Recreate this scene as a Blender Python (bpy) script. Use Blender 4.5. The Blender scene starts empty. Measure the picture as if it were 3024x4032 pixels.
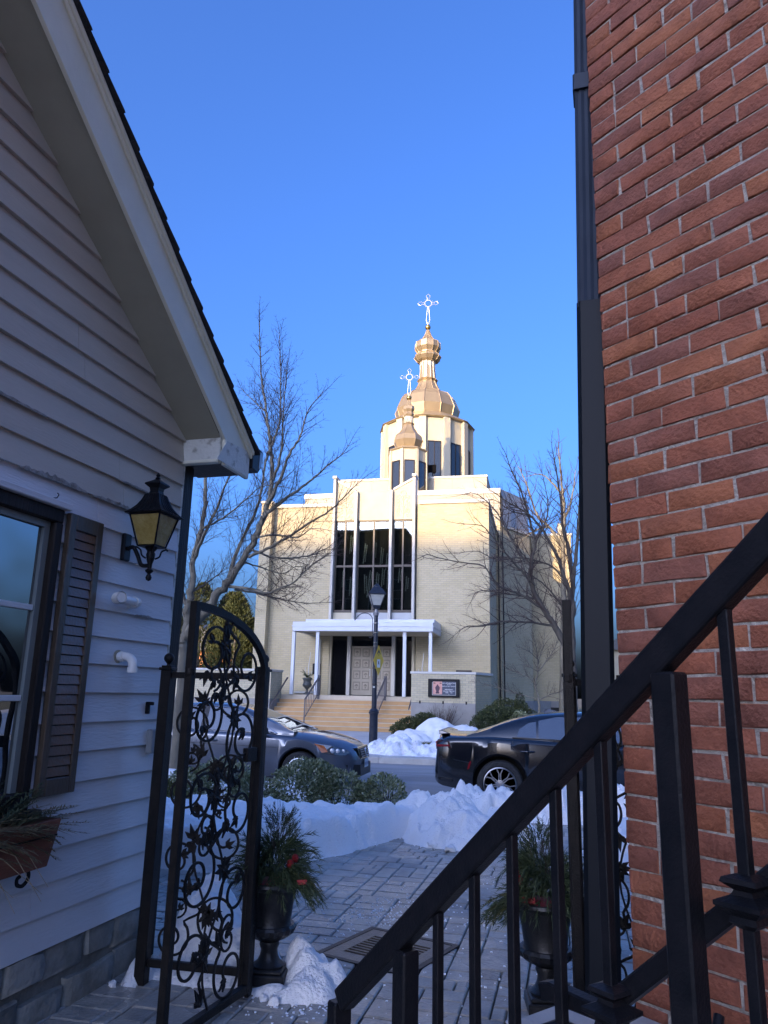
import bpy, bmesh, math, random
from mathutils import Vector, Matrix, noise
R = math.radians
random.seed(11)
S = bpy.context.scene
COL = S.collection
# ---------------------------------------------------------------- camera
PITCH, ROLL, YAW, FPX = R(13.6), R(1.28), R(11.8), 2950.0
EYE = Vector((0, 0, 1.55))
def cam_axes():
    f = Vector((0, math.cos(PITCH), math.sin(PITCH))); u = Vector((0, -math.sin(PITCH), math.cos(PITCH))); x = Vector((1, 0, 0))
    x2 = x*math.cos(ROLL)+u*math.sin(ROLL); u2 = u*math.cos(ROLL)-x*math.sin(ROLL)
    m = Matrix.Rotation(YAW, 3, 'Z')
    return m @ x2, m @ f, m @ u2
CX, CF, CU = cam_axes()
cd = bpy.data.cameras.new('camera'); cam = bpy.data.objects.new('camera', cd); COL.objects.link(cam)
cam.matrix_world = Matrix(((CX.x, CU.x, -CF.x, EYE.x), (CX.y, CU.y, -CF.y, EYE.y), (CX.z, CU.z, -CF.z, EYE.z), (0, 0, 0, 1)))
cd.sensor_fit = 'VERTICAL'; cd.sensor_height = 24.0; cd.lens = 24.0*FPX/4032.0
cd.clip_start = 0.05; cd.clip_end = 3000
S.camera = cam
# ---------------------------------------------------------------- light
SUN_AZ, SUN_EL = R(21.0), R(12.0)
w = bpy.data.worlds.new('World'); S.world = w; w.use_nodes = True
nt = w.node_tree; bg = nt.nodes['Background']
sky = nt.nodes.new('ShaderNodeTexSky'); sky.sky_type = 'NISHITA'; sky.sun_disc = False
sky.sun_elevation = SUN_EL; sky.sun_rotation = R(180)+SUN_AZ
sky.altitude = 100; sky.air_density = 1.0; sky.dust_density = 9.0; sky.ozone_density = 7.0
gm = nt.nodes.new('ShaderNodeGamma'); gm.inputs[1].default_value = 1.1
nt.links.new(sky.outputs[0], gm.inputs[0]); wb = nt.nodes.new('ShaderNodeMix'); wb.data_type = 'RGBA'; wb.blend_type = 'MULTIPLY'; wb.inputs[0].default_value = 1.0; wb.inputs[7].default_value = (1.05, .93, 1.03, 1)
nt.links.new(gm.outputs[0], wb.inputs[6]); nt.links.new(wb.outputs[2], bg.inputs[0]); bg.inputs[1].default_value = 0.15
sl = bpy.data.lights.new('sun', 'SUN'); so = bpy.data.objects.new('sun', sl); COL.objects.link(so)
sl.energy = 2.1; sl.angle = R(0.6); sl.color = (1.0, 0.70, 0.34)
sd = Vector((math.sin(SUN_AZ)*math.cos(SUN_EL), math.cos(SUN_AZ)*math.cos(SUN_EL), -math.sin(SUN_EL)))
so.rotation_euler = sd.to_track_quat('-Z', 'Y').to_euler(); so.location = (-10, -10, 40)
S.view_settings.view_transform = 'Standard'; S.view_settings.look = 'None'
S.view_settings.exposure = 1.95; S.view_settings.gamma = 1.0; S.view_settings.use_curve_mapping = False
S.render.resolution_x = 768; S.render.resolution_y = 1024

def in_view(p, m=0.06):
    """image position (0..1) of a point, used only to decide which repeats are built singly"""
    v = Vector(p)-EYE; z = v.dot(CF)
    if z < 0.1: return None
    x = v.dot(CX)/z*FPX/3024+.5; y = .5-v.dot(CU)/z*FPX/4032
    if -m < x < 1+m and -m < y < 1+m: return z
    return None
# ---------------------------------------------------------------- mesh helpers
class MB:
    def __init__(s): s.v = []; s.f = []
    def quadv(s, *p):
        n = len(s.v); s.v += [tuple(q) for q in p]; s.f.append(tuple(range(n, n+len(p)))); return s
    def bx(s, x0, x1, y0, y1, z0, z1, mt=None):
        n = len(s.v)
        P = [(x0,y0,z0),(x1,y0,z0),(x1,y1,z0),(x0,y1,z0),(x0,y0,z1),(x1,y0,z1),(x1,y1,z1),(x0,y1,z1)]
        if mt is not None: P = [tuple(mt @ Vector(p)) for p in P]
        s.v += P
        for q in ((0,3,2,1),(4,5,6,7),(0,1,5,4),(1,2,6,5),(2,3,7,6),(3,0,4,7)): s.f.append(tuple(n+i for i in q))
        return s
    def prism(s, poly, d0, d1, ax='z', mt=None):
        """extrude a 2D polygon along an axis: z -> (x,y), y -> (x,z), x -> (y,z)"""
        n = len(s.v); k = len(poly)
        def p3(a, b, d): return (a, b, d) if ax == 'z' else ((a, d, b) if ax == 'y' else (d, a, b))
        P = [p3(a, b, d0) for a, b in poly]+[p3(a, b, d1) for a, b in poly]
        if mt is not None: P = [tuple(mt @ Vector(p)) for p in P]
        s.v += P
        s.f.append(tuple(n+i for i in range(k))[::-1]); s.f.append(tuple(n+k+i for i in range(k)))
        for i in range(k): j = (i+1) % k; s.f.append((n+i, n+j, n+k+j, n+k+i))
        return s
    def rings(s, rs, closed=True, cap=True):
        n = len(s.v); k = len(rs[0])
        for r_ in rs: s.v += [tuple(p) for p in r_]
        for a in range(len(rs)-1):
            for i in range(k if closed else k-1):
                j = (i+1) % k; s.f.append((n+a*k+i, n+a*k+j, n+(a+1)*k+j, n+(a+1)*k+i))
        if cap and closed:
            s.f.append(tuple(n+i for i in range(k))[::-1]); s.f.append(tuple(n+(len(rs)-1)*k+i for i in range(k)))
        return s
    def tube(s, pts, rad, n=8, cap=True, flat=None, up=None, rot=0.0):
        pts = [Vector(p) for p in pts]
        if not hasattr(rad, '__len__'): rad = [rad]*len(pts)
        rs = []; prev = None
        for i, p in enumerate(pts):
            t = (pts[min(i+1, len(pts)-1)]-pts[max(i-1, 0)])
            if t.length < 1e-9: t = Vector((0, 0, 1))
            t.normalize()
            if prev is None:
                a = up if up is not None else (Vector((0, 0, 1)) if abs(t.z) < .9 else Vector((1, 0, 0)))
                a = Vector(a)
            else: a = prev
            nrm = a-t*a.dot(t)
            if nrm.length < 1e-6: nrm = t.orthogonal()
            nrm.normalize(); b = t.cross(nrm); prev = nrm
            r_ = []
            for k in range(n):
                an = 2*math.pi*k/n+rot; c, d = math.cos(an), math.sin(an)
                if flat: c *= flat[0]; d *= flat[1]
                r_.append(p+nrm*c*rad[i]+b*d*rad[i])
            rs.append(r_)
        return s.rings(rs, True, cap)
    def bar(s, pts, w, h, up=(0, 0, 1)):
        return s.tube(pts, 1.0, 4, True, (h/2*1.41421, w/2*1.41421), up, math.pi/4)
    def lathe(s, prof, n=24, c=(0, 0, 0), cap=True, ph=0.0, mt=None):
        rs = []
        for r_, z in prof:
            q = [Vector((c[0]+r_*math.cos(ph+2*math.pi*k/n), c[1]+r_*math.sin(ph+2*math.pi*k/n), c[2]+z)) for k in range(n)]
            if mt is not None: q = [mt @ p for p in q]
            rs.append(q)
        return s.rings(rs, True, cap)
    def ball(s, c, r, n=12, m=8, sc=(1, 1, 1)):
        pr = [(max(1e-4, r*math.sin(math.pi*i/m)), -r*math.cos(math.pi*i/m)) for i in range(m+1)]
        k = len(s.v); s.lathe(pr, n, (0, 0, 0), False)
        for i in range(k, len(s.v)): x, y, z = s.v[i]; s.v[i] = (c[0]+x*sc[0], c[1]+y*sc[1], c[2]+z*sc[2])
        return s
    def add(s, o, mt=None):
        n = len(s.v); s.v += [tuple(mt @ Vector(p)) for p in o.v] if mt is not None else o.v
        s.f += [tuple(n+i for i in q) for q in o.f]; return s
    def mesh(s, name, mat=None, smooth=None):
        me = bpy.data.meshes.new(name); me.from_pydata(s.v, [], s.f); me.update()
        if mat is not None: me.materials.append(mat)
        if smooth is not None:
            me.polygons.foreach_set('use_smooth', [True]*len(me.polygons)); me.set_sharp_from_angle(angle=R(smooth))
        return me
    def build(s, name, mat, parent=None, smooth=None, bevel=0, kind=None, seg=1):
        return put(name, s.mesh(name, mat, smooth), parent, bevel, kind, seg)
def put(name, me, parent=None, bevel=0, kind=None, seg=1):
    o = bpy.data.objects.new(name, me); COL.objects.link(o); o.parent = parent
    if bevel:
        b = o.modifiers.new('bevel', 'BEVEL'); b.width = bevel; b.segments = seg; b.limit_method = 'ANGLE'; b.angle_limit = R(40)
    if kind: o['kind'] = kind
    return o
def tag(o, label, cat=None, group=None, kind=None):
    if label: o['label'] = label
    if cat: o['category'] = cat
    if group: o['group'] = group
    if kind: o['kind'] = kind
    return o
def thing(name, label, cat, loc=(0, 0, 0), rz=0.0, group=None):
    o = bpy.data.objects.new(name, None); COL.objects.link(o); o.empty_display_size = .1
    o.location = loc; o.rotation_euler = (0, 0, rz); return tag(o, label, cat, group)
def lerp(a, b, t): return a+(b-a)*t
def sstep(a, b, x):
    t = min(1, max(0, (x-a)/(b-a))); return t*t*(3-2*t)
def interp(tab, x):
    if x <= tab[0][0]: return tab[0][1]
    for (x0, y0), (x1, y1) in zip(tab, tab[1:]):
        if x <= x1: return lerp(y0, y1, (x-x0)/(x1-x0))
    return tab[-1][1]
def smooth_pts(pts, n=6):
    P = [Vector(p) for p in pts]; out = []
    for i in range(len(P)-1):
        a = P[max(i-1, 0)]; b = P[i]; c = P[i+1]; d = P[min(i+2, len(P)-1)]
        for k in range(n):
            t = k/n
            out.append(.5*((2*b)+(c-a)*t+(2*a-5*b+4*c-d)*t*t+(3*b-a-3*c+d)*t**3))
    out.append(P[-1]); return out
# ---------------------------------------------------------------- materials
def M(name, col, rough=.6, metal=0.0, col2=None, nscale=6.0, bump=0.0, bscale=60.0, spec=.5, coat=0.0, rrand=0.0, contrast=(.35, .65), stretch=None, detail=5.0, ior=None, emit=None):
    m = bpy.data.materials.new(name); m.use_nodes = True; t = m.node_tree; L = t.links; N = t.nodes
    b = N['Principled BSDF']; b.inputs['Base Color'].default_value = (*col, 1); b.inputs['Roughness'].default_value = rough
    b.inputs['Metallic'].default_value = metal; b.inputs['Specular IOR Level'].default_value = spec
    b.inputs['Coat Weight'].default_value = coat; b.inputs['Coat Roughness'].default_value = .03
    if ior: b.inputs['IOR'].default_value = ior
    g = N.new('ShaderNodeNewGeometry'); vec = g.outputs['Position']
    if stretch:
        mp = N.new('ShaderNodeMapping'); mp.inputs['Scale'].default_value = stretch; L.new(vec, mp.inputs[0]); vec = mp.outputs[0]
    if col2:
        nz = N.new('ShaderNodeTexNoise'); nz.inputs['Scale'].default_value = nscale; nz.inputs['Detail'].default_value = detail; nz.inputs['Roughness'].default_value = .62
        L.new(vec, nz.inputs['Vector'])
        cr = N.new('ShaderNodeValToRGB'); cr.color_ramp.elements[0].position = contrast[0]; cr.color_ramp.elements[1].position = contrast[1]
        cr.color_ramp.elements[0].color = (*col, 1); cr.color_ramp.elements[1].color = (*col2, 1)
        L.new(nz.outputs['Fac'], cr.inputs[0]); L.new(cr.outputs[0], b.inputs['Base Color'])
        if rrand:
            mr = N.new('ShaderNodeMapRange'); mr.inputs[1].default_value = .3; mr.inputs[2].default_value = .7
            mr.inputs[3].default_value = rough-rrand; mr.inputs[4].default_value = rough+rrand
            L.new(nz.outputs['Fac'], mr.inputs[0]); L.new(mr.outputs[0], b.inputs['Roughness'])
    if bump:
        n2 = N.new('ShaderNodeTexNoise'); n2.inputs['Scale'].default_value = bscale; n2.inputs['Detail'].default_value = 6
        L.new(vec, n2.inputs['Vector'])
        bp = N.new('ShaderNodeBump'); bp.inputs['Strength'].default_value = bump; bp.inputs['Distance'].default_value = .02
        L.new(n2.outputs['Fac'], bp.inputs['Height']); L.new(bp.outputs[0], b.inputs['Normal'])
    if emit: b.inputs['Emission Color'].default_value = (*emit[0], 1); b.inputs['Emission Strength'].default_value = emit[1]
    return m
def MR(name, cols, rough=.8, nscale=14.0, namt=.5, bump=.4, bscale=70.0, rrand=0.0, dark=(.3, .3, .3), spec=.5, island=True, wet=None):
    """pieces: every object / mesh island takes its own colour out of a ramp, with a blotchy noise over it"""
    m = bpy.data.materials.new(name); m.use_nodes = True; t = m.node_tree; L = t.links; N = t.nodes; b = N['Principled BSDF']
    b.inputs['Roughness'].default_value = rough; b.inputs['Specular IOR Level'].default_value = spec
    g = N.new('ShaderNodeNewGeometry'); oi = N.new('ShaderNodeObjectInfo')
    ad = N.new('ShaderNodeMath'); ad.operation = 'ADD'; L.new(oi.outputs['Random'], ad.inputs[0])
    if island: L.new(g.outputs['Random Per Island'], ad.inputs[1])
    else: ad.inputs[1].default_value = 0
    fr = N.new('ShaderNodeMath'); fr.operation = 'FRACT'; L.new(ad.outputs[0], fr.inputs[0])
    cr = N.new('ShaderNodeValToRGB'); cr.color_ramp.interpolation = 'LINEAR'
    e = cr.color_ramp.elements; e[0].color = (*cols[0], 1); e[1].color = (*cols[-1], 1)
    for i, c in enumerate(cols[1:-1]): q = e.new((i+1)/(len(cols)-1)); q.color = (*c, 1)
    L.new(fr.outputs[0], cr.inputs[0])
    nz = N.new('ShaderNodeTexNoise'); nz.inputs['Scale'].default_value = nscale; nz.inputs['Detail'].default_value = 7; nz.inputs['Roughness'].default_value = .65
    L.new(g.outputs['Position'], nz.inputs['Vector'])
    mx = N.new('ShaderNodeMix'); mx.data_type = 'RGBA'; mx.blend_type = 'MULTIPLY'
    r2 = N.new('ShaderNodeValToRGB'); r2.color_ramp.elements[0].position = .3; r2.color_ramp.elements[1].position = .62
    r2.color_ramp.elements[0].color = (*dark, 1); r2.color_ramp.elements[1].color = (1, 1, 1, 1)
    L.new(nz.outputs['Fac'], r2.inputs[0]); mx.inputs[0].default_value = namt
    L.new(cr.outputs[0], mx.inputs[6]); L.new(r2.outputs[0], mx.inputs[7]); L.new(mx.outputs[2], b.inputs['Base Color'])
    if rrand:
        n3 = N.new('ShaderNodeTexNoise'); n3.inputs['Scale'].default_value = wet or 1.3; n3.inputs['Detail'].default_value = 4
        L.new(g.outputs['Position'], n3.inputs['Vector'])
        mr = N.new('ShaderNodeMapRange'); mr.inputs[1].default_value = .35; mr.inputs[2].default_value = .65; mr.inputs[3].default_value = rough-rrand; mr.inputs[4].default_value = rough+rrand
        L.new(n3.outputs['Fac'], mr.inputs[0]); L.new(mr.outputs[0], b.inputs['Roughness'])
    n2 = N.new('ShaderNodeTexNoise'); n2.inputs['Scale'].default_value = bscale; n2.inputs['Detail'].default_value = 6; L.new(g.outputs['Position'], n2.inputs['Vector'])
    bp = N.new('ShaderNodeBump'); bp.inputs['Strength'].default_value = bump; bp.inputs['Distance'].default_value = .012
    L.new(n2.outputs['Fac'], bp.inputs['Height']); L.new(bp.outputs[0], b.inputs['Normal'])
    return m
def glass_dark(name, col=(.01, .012, .014), rough=.02, ior=1.6, wavy=0.0, ws=2.0):
    m = bpy.data.materials.new(name); m.use_nodes = True; t = m.node_tree; L = t.links; N = t.nodes; b = N['Principled BSDF']
    b.inputs['Base Color'].default_value = (*col, 1); b.inputs['Roughness'].default_value = rough; b.inputs['IOR'].default_value = ior
    if wavy:
        g = N.new('ShaderNodeNewGeometry'); n2 = N.new('ShaderNodeTexNoise'); n2.inputs['Scale'].default_value = ws; n2.inputs['Detail'].default_value = 1
        L.new(g.outputs['Position'], n2.inputs['Vector'])
        bp = N.new('ShaderNodeBump'); bp.inputs['Strength'].default_value = wavy; bp.inputs['Distance'].default_value = .05
        L.new(n2.outputs['Fac'], bp.inputs['Height']); L.new(bp.outputs[0], b.inputs['Normal'])
    return m
m_iron = M('black painted iron', (.005, .006, .008), .42, 0, (.010, .010, .012), 30, .12, 160, .2)
m_ironlit = M('worn iron', (.02, .019, .018), .5, 0, (.045, .04, .036), 25, .2, 120)
m_snow = M('snow', (.68, .66, .63), .62, 0, (.90, .89, .87), 13, 1.0, 60, .35, contrast=(.20, .36), detail=6)
m_snowdirty = M('gritty snow', (.62, .62, .62), .7, 0, (.84, .86, .89), 5, .7, 30, .3, contrast=(.38, .56))
m_conc = M('concrete', (.36, .34, .31), .85, 0, (.46, .45, .42), 3, .35, 50)
m_walk = M('pale concrete walk', (.40, .39, .38), .8, 0, (.52, .51, .49), 1.2, .3, 60)
m_asph = M('salt stained asphalt', (.19, .19, .19), .75, 0, (.33, .33, .33), .55, .4, 90, stretch=(.5, 2.2, 1), detail=8, rrand=.15)
# ================================================================ setting
m_soil = M('frozen soil and thin grass', (.07, .06, .04), .95, 0, (.13, .12, .08), 1.5, .6, 20)
m_bed = M('dark joint sand', (.07, .066, .06), .95, 0, (.12, .11, .10), 12, .4, 200)
MB().quadv((-700, -300, -.3), (700, -300, -.3), (700, 1200, -.3), (-700, 1200, -.3)).build('ground', m_soil, kind='structure')
MB().quadv((-250, 11.4, -.15), (250, 11.4, -.15), (250, 19.3, -.15), (-250, 19.3, -.15)).build('road', m_asph, kind='structure')
patio = MB().bx(-30, 30, -45, 11.2, -.29, -.034).build('patio', m_bed, kind='structure')
def kerb(name, y0, y1, z1):
    root = MB().bx(-120, 120, y0+.015, y1-.015, -.29, z1-.02).build(name, m_conc, kind='structure')
    x = -24.0; me = None
    while x < 16:
        me = me or MB().bx(0, 2.485, y0, y1, -.28, z1).mesh('kerb_stone', m_conc)
        o = put('kerb_stone', me, root, .02); o.location.x = x; x += 2.5
    return root
kerb('near_kerb', 11.2, 11.4, -.01); kerb('far_kerb', 19.25, 19.45, .0)
MB().prism([(19.45, -.28), (19.45, -.006), (22.0, .045), (29.3, .1), (29.3, -.28)], -120, 120, 'x').build('far_pavement', m_walk, kind='structure')
m_lawn = M('winter lawn', (.055, .06, .022), .95, 0, (.12, .105, .05), 6, .8, 60)
MB().prism([(29.3, -.28), (29.3, .095), (120, .12), (120, -.28)], -160, 160, 'x').build('far_lawn', m_lawn, kind='structure')
m_line = M('worn white road paint', (.5, .5, .5), .7, 0, (.22, .22, .22), 12, .2, 60)
for (x0, x1) in ((-2.75, -2.65), (-8.2, -8.1)):
    MB().quadv((x0, 11.9, -.146), (x1, 11.9, -.146), (x1, 14.4, -.146), (x0, 14.4, -.146)).build('parking_line', m_line, kind='structure')
m_crack = M('sealed crack', (.04, .04, .042), .6)
for q in range(9):
    x = random.uniform(-9, 1); y = random.uniform(14.5, 18.8); p = []
    for k in range(14): p.append((x+k*.22, y+random.uniform(-.05, .05)+.1*math.sin(k*.6+q), -.147))
    c = MB()
    for a, b in zip(p, p[1:]): c.quadv((a[0], a[1]-.008, a[2]), (b[0], b[1]-.008, b[2]), (b[0], b[1]+.008, b[2]), (a[0], a[1]+.008, a[2]))
    c.build('road_crack', m_crack, kind='structure')

# ---------------------------------------------------------------- pavers
m_paver = MR('tumbled grey pavers', [(.26, .242, .21), (.41, .38, .33), (.33, .306, .265), (.46, .42, .35), (.285, .265, .235), (.365, .34, .295)], .34, 7, .75, .6, 45, rrand=.24, dark=(.45, .46, .48), wet=1.1)
def paver_mb(w_, l_, h=.034, c=.007, g=.004):
    mb = MB(); a, b = w_/2-g, l_/2-g
    def ring(i, z): return [(-a+i, -b+i, z), (a-i, -b+i, z), (a-i, b-i, z), (-a+i, b-i, z)]
    return mb.rings([ring(0, -h), ring(0, -c), ring(c, 0)])
pm = {}; pv_in, pv_out = [], []
rr = random.Random(5); PR = R(-2.2)
cp, sp = math.cos(PR), math.sin(PR)
DR = (-.97, 5.07, .5)                                                # drain centre and half diagonal
GM = .076; NX, NY = 136, 140; occ = [[False]*NY for _ in range(NX)]
for j in range(NY):
    for i in range(NX):
        if occ[i][j]: continue
        for (a_, b_) in rr.sample([(3, 2), (3, 2), (2, 3), (3, 3), (2, 2), (4, 3), (4, 2)], 7)+[(2, 1), (1, 2), (1, 1)]:
            if i+a_ <= NX and j+b_ <= NY and not any(occ[i+p][j+q] for p in range(a_) for q in range(b_)): break
        else: continue
        for p in range(a_):
            for q in range(b_): occ[i+p][j+q] = True
        ww, ln = a_*GM, b_*GM; lx, ly = -6.0+i*GM+ww/2, .7+j*GM+ln/2
        wx, wy = lx*cp-ly*sp, lx*sp+ly*cp
        if wy+ln/2 < 11.19:
            z = in_view((wx, wy, 0), .02); keep = z is not None and not (wx < -2.4 and wy < 4.3) and wy < 9.8
            (pv_in if keep else pv_out).append((z or 99, wx, wy, round(ww, 3), round(ln, 3)))
pv_in.sort()
DA = R(-20)
def in_drain(wx, wy):
    u, v = wx-DR[0], wy-DR[1]; return abs(u*math.cos(DA)+v*math.sin(DA)) < .27 and abs(-u*math.sin(DA)+v*math.cos(DA)) < .27
n = 0
stuff = MB()
for (z, wx, wy, ww, ln) in pv_in+pv_out:
    if in_drain(wx, wy): continue
    tz = rr.uniform(-.0025, .0025)
    if n < 300 and z < 90:
        me = pm.setdefault((ww, ln), None) or paver_mb(ww, ln).mesh('paver', m_paver); pm[(ww, ln)] = me
        o = put('paver', me, patio); o.location = (wx, wy, tz); o.rotation_euler = (rr.uniform(-.006, .006), rr.uniform(-.006, .006), PR+rr.uniform(-.008, .008)); n += 1
    else:
        stuff.add(paver_mb(ww, ln), Matrix.Translation((wx, wy, tz)) @ Matrix.Rotation(PR, 4, 'Z'))
stuff.build('paver_field', m_paver, patio, kind='stuff')
# catch basin grate lying as a diamond in the paving
m_cast = M('wet cast iron', (.10, .09, .08), .34, .6, (.17, .14, .11), 14, .3, 90)
dr = thing('drain_grate', 'square slotted metal drain grate set in the paving beside the stair rail', 'drain grate', (DR[0], DR[1], 0), R(-1))
def rot45(): return Matrix.Rotation(R(-19), 4, 'Z')
hs = .33; f = MB()
for (a, b, c, d) in ((-hs, hs, -hs, -hs+.035), (-hs, hs, hs-.035, hs), (-hs, -hs+.035, -hs+.035, hs-.035), (hs-.035, hs, -hs+.035, hs-.035)): f.bx(a, b, c, d, -.03, .008, rot45())
f.build('frame', m_iron, dr)
MB().bx(-hs+.035, hs-.035, -hs+.035, hs-.035, -.15, -.14, rot45()).build('sump', m_iron, dr)
g = MB()
rows = 9; L0 = hs-.04
for k in range(-1, rows+1):
    t0 = -L0+.10+(k)*(2*L0-.2)/rows
    if k == -1: g.bx(-L0, L0, -L0, -L0+.10, -.012, .006, rot45())
    elif k == rows: g.bx(-L0, L0, L0-.10, L0, -.012, .006, rot45())
    else:
        g.bx(-L0+.08, L0-.08, t0+.028, t0+(2*L0-.2)/rows, -.012, .006, rot45())
for a, b in ((-L0, -L0+.08), (L0-.08, L0), (-.03, .03)): g.bx(a, b, -L0+.1, L0-.1, -.012, .0065, rot45())
g.build('slotted_plate', m_cast, dr)

# ================================================================ clapboard house (left)
m_side = M('pale lilac clapboard paint', (.60, .60, .605), .62, 0, (.68, .68, .68), 1.6, .25, 38, .4, stretch=(1, .35, 2.5))
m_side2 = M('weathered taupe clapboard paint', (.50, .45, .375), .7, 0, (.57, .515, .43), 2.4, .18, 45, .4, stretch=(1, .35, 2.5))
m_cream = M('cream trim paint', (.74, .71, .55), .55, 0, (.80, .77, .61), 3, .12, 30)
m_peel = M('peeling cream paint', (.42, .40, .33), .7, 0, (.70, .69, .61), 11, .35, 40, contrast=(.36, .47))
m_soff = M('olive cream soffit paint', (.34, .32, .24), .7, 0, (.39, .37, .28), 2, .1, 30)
m_dkwood = M('black brown wood paint', (.014, .011, .010), .55, 0, (.028, .022, .018), 9, .3, 60, .2, stretch=(1, 1, .1))
m_shing = MR('dark asphalt shingles', [(.018, .018, .02), (.035, .034, .036), (.025, .025, .028)], .9, 40, .6, .8, 200)
m_slat = M('reddish brown louvre paint', (.17, .078, .036), .30, 0, (.11, .052, .026), 4, .15, 60)  # slats lighter and redder than the shutter frame
m_shut = M('dark brown shutter paint', (.055, .040, .028), .30, 0, (.085, .062, .042), 7, .2, 60, stretch=(1, 1, .3))
m_glass = glass_dark('window glass', (.008, .011, .013), .015, 3.2, .10, 3.0)
m_white = M('white sash paint', (.62, .64, .64), .5)
m_jamb = M('grey green jamb', (.20, .23, .22), .5)
m_pvc = M('white pvc', (.80, .80, .77), .35, 0, (.70, .70, .66), 6)
m_fstone = MR('whitewashed fieldstone', [(.26, .25, .21), (.38, .37, .33), (.20, .19, .16), (.32, .31, .27)], .9, 7, .75, .8, 30, dark=(.38, .37, .33))
m_fmort = M('dark old mortar', (.15, .145, .12), .95, 0, (.25, .24, .21), 5, .6, 30)
HR = R(-4.4)
house = thing('clapboard_house', 'pale clapboard house with steep gable, cream rake trim and shuttered window', 'house', (-2.33, 4.46, 0), HR)
RK = .71                                                              # rake slope
def rake_z(y): return 3.17-RK*y                                       # wall line under the soffit (y is negative towards us)
RIDGE = -3.55
MB().prism([(0, .0), (0, 3.1), (RIDGE, rake_z(RIDGE)-.05), (-7.1, 3.1), (-7.1, 0)], -5.0, -.02, 'x').build('wall_core', m_dkwood, house)
k = 0
rb = random.Random(3)
while .32+.15*k < 5.5:
    z0 = .32+.15*k; z1 = z0+.15
    yr = 0.0 if z1 < 3.17 else max(-3.5, (3.17-z0)/RK)
    yr2 = 0.0 if z1 < 3.17 else max(-3.5, (3.17-z1)/RK)
    yl = -7.1 if z1 < 3.17 else -7.1-yr; yl2 = -7.1 if z1 < 3.17 else -7.1-yr2
    jz = rb.uniform(-.003, .003); jx = rb.uniform(-.002, .002); je = rb.uniform(-.006, .004)
    b = MB()
    def seg(y0, y0b, y1, y1b):
        b.rings([[(-.012, y0, z0+jz), (.027+jx, y0, z0+jz), (.004, y0b, z1+.012), (-.012, y0b, z1+.012)], [(-.012, y1, z0+jz), (.027+jx, y1, z0+jz), (.004, y1b, z1+.012), (-.012, y1b, z1+.012)]])
    if .95 < z1 and z0 < 2.42:                                         # boards stop at the window opening
        seg(-7.1, -7.1, -2.25, -2.25); seg(-1.11, -1.11, je, je)
    else:
        r0, r1 = yr+(je if yr == 0 else 0), yr2+(je if yr == 0 else 0); yj = rb.uniform(-3.0, -.6)
        if yj < min(r0, r1)-.25: seg(yl, yl2, yj, yj); seg(yj+.003, yj+.003, r0, r1)
        else: seg(yl, yl2, r0, r1)
    b.build('siding_board', m_side2 if z0 > 2.5 else m_side, house); k += 1
pr_ = random.Random(12); m_bare = M('bare weathered wood', (.20, .185, .16), .9, 0, (.42, .40, .37), 25, .5, 60)
for y0, y1, zz, hh in ((-2.0, -1.55, 2.565, .030), (-1.45, -.95, 2.565, .034), (-.9, -.42, 2.565, .026), (-1.9, -1.5, 1.965, .01), (-.40, -.22, 1.965, .012), (-2.0, -1.3, 2.865, .014), (-.7, -.35, 2.715, .010)):
    up_p = []; n_ = int((y1-y0)/.018)
    for q in range(n_+1): up_p.append((lerp(y0, y1, q/n_), zz+.002+hh*max(.08, (.35+.65*pr_.random())*max(0, math.sin(math.pi*q/n_))**.5)))
    MB().prism([(y1, zz-.002), (y0, zz-.002)]+up_p, .0245, .0305, 'x').build('peeled_patch', m_bare, house)
# corner: thin cream board and the dark timber post beside it
MB().bx(-.05, .012, .002, .03, .30, 3.08).build('corner_board', m_peel, house, bevel=.003)
MB().bx(-.10, .006, .034, .155, .0, 3.06).build('corner_post', m_dkwood, house, bevel=.006)
# eave return, soffit, rake board, crown and roof
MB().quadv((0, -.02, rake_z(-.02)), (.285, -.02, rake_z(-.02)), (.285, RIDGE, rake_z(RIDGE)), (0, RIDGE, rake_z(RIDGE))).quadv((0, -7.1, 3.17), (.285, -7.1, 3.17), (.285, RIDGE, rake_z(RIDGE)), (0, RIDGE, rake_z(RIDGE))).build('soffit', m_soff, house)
MB().bx(-.02, .284, -.018, .012, 3.035, 3.215).build('return_board', m_peel, house, bevel=.003)
MB().bx(-.02, .28, -.03, .02, 3.012, 3.035).build('return_bead', m_cream, house, bevel=.004)
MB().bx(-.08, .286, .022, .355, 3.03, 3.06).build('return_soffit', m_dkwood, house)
prof = lambda y: 3.47-.70*y                                            # top edge of the rake board
f = MB().prism([(.015, 3.0), (.362, 3.0), (.362, prof(.362)), (RIDGE, prof(RIDGE)), (RIDGE, prof(RIDGE)-.335), (.0, 3.175)], .287, .312, 'x')
f.build('rake_board', m_cream, house, bevel=.002)
MB().prism([(-7.45, 3.0), (-7.1, 3.0), (RIDGE-.001, prof(RIDGE)-.335), (RIDGE-.001, prof(RIDGE)), (-7.45, 3.22)], .287, .312, 'x').build('rake_board', m_cream, house)
MB().prism([(-.10, 3.01), (.358, 3.01), (.358, 3.20), (.02, 3.17)], .3125, .316, 'x').build('paint_patch', m_peel, house)
for a, o_, h0, h1 in ((.312, .330, -.055, -.03), (.312, .345, -.03, 0)):
    MB().prism([(.375, prof(.375)+h0), (.375, prof(.375)+h1), (RIDGE, prof(RIDGE)+h1), (RIDGE, prof(RIDGE)+h0)], a+.0005, o_, 'x').build('crown_moulding', m_cream, house, bevel=.004)
sh = random.Random(8); t = .42
ca = math.atan(.70)
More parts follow.
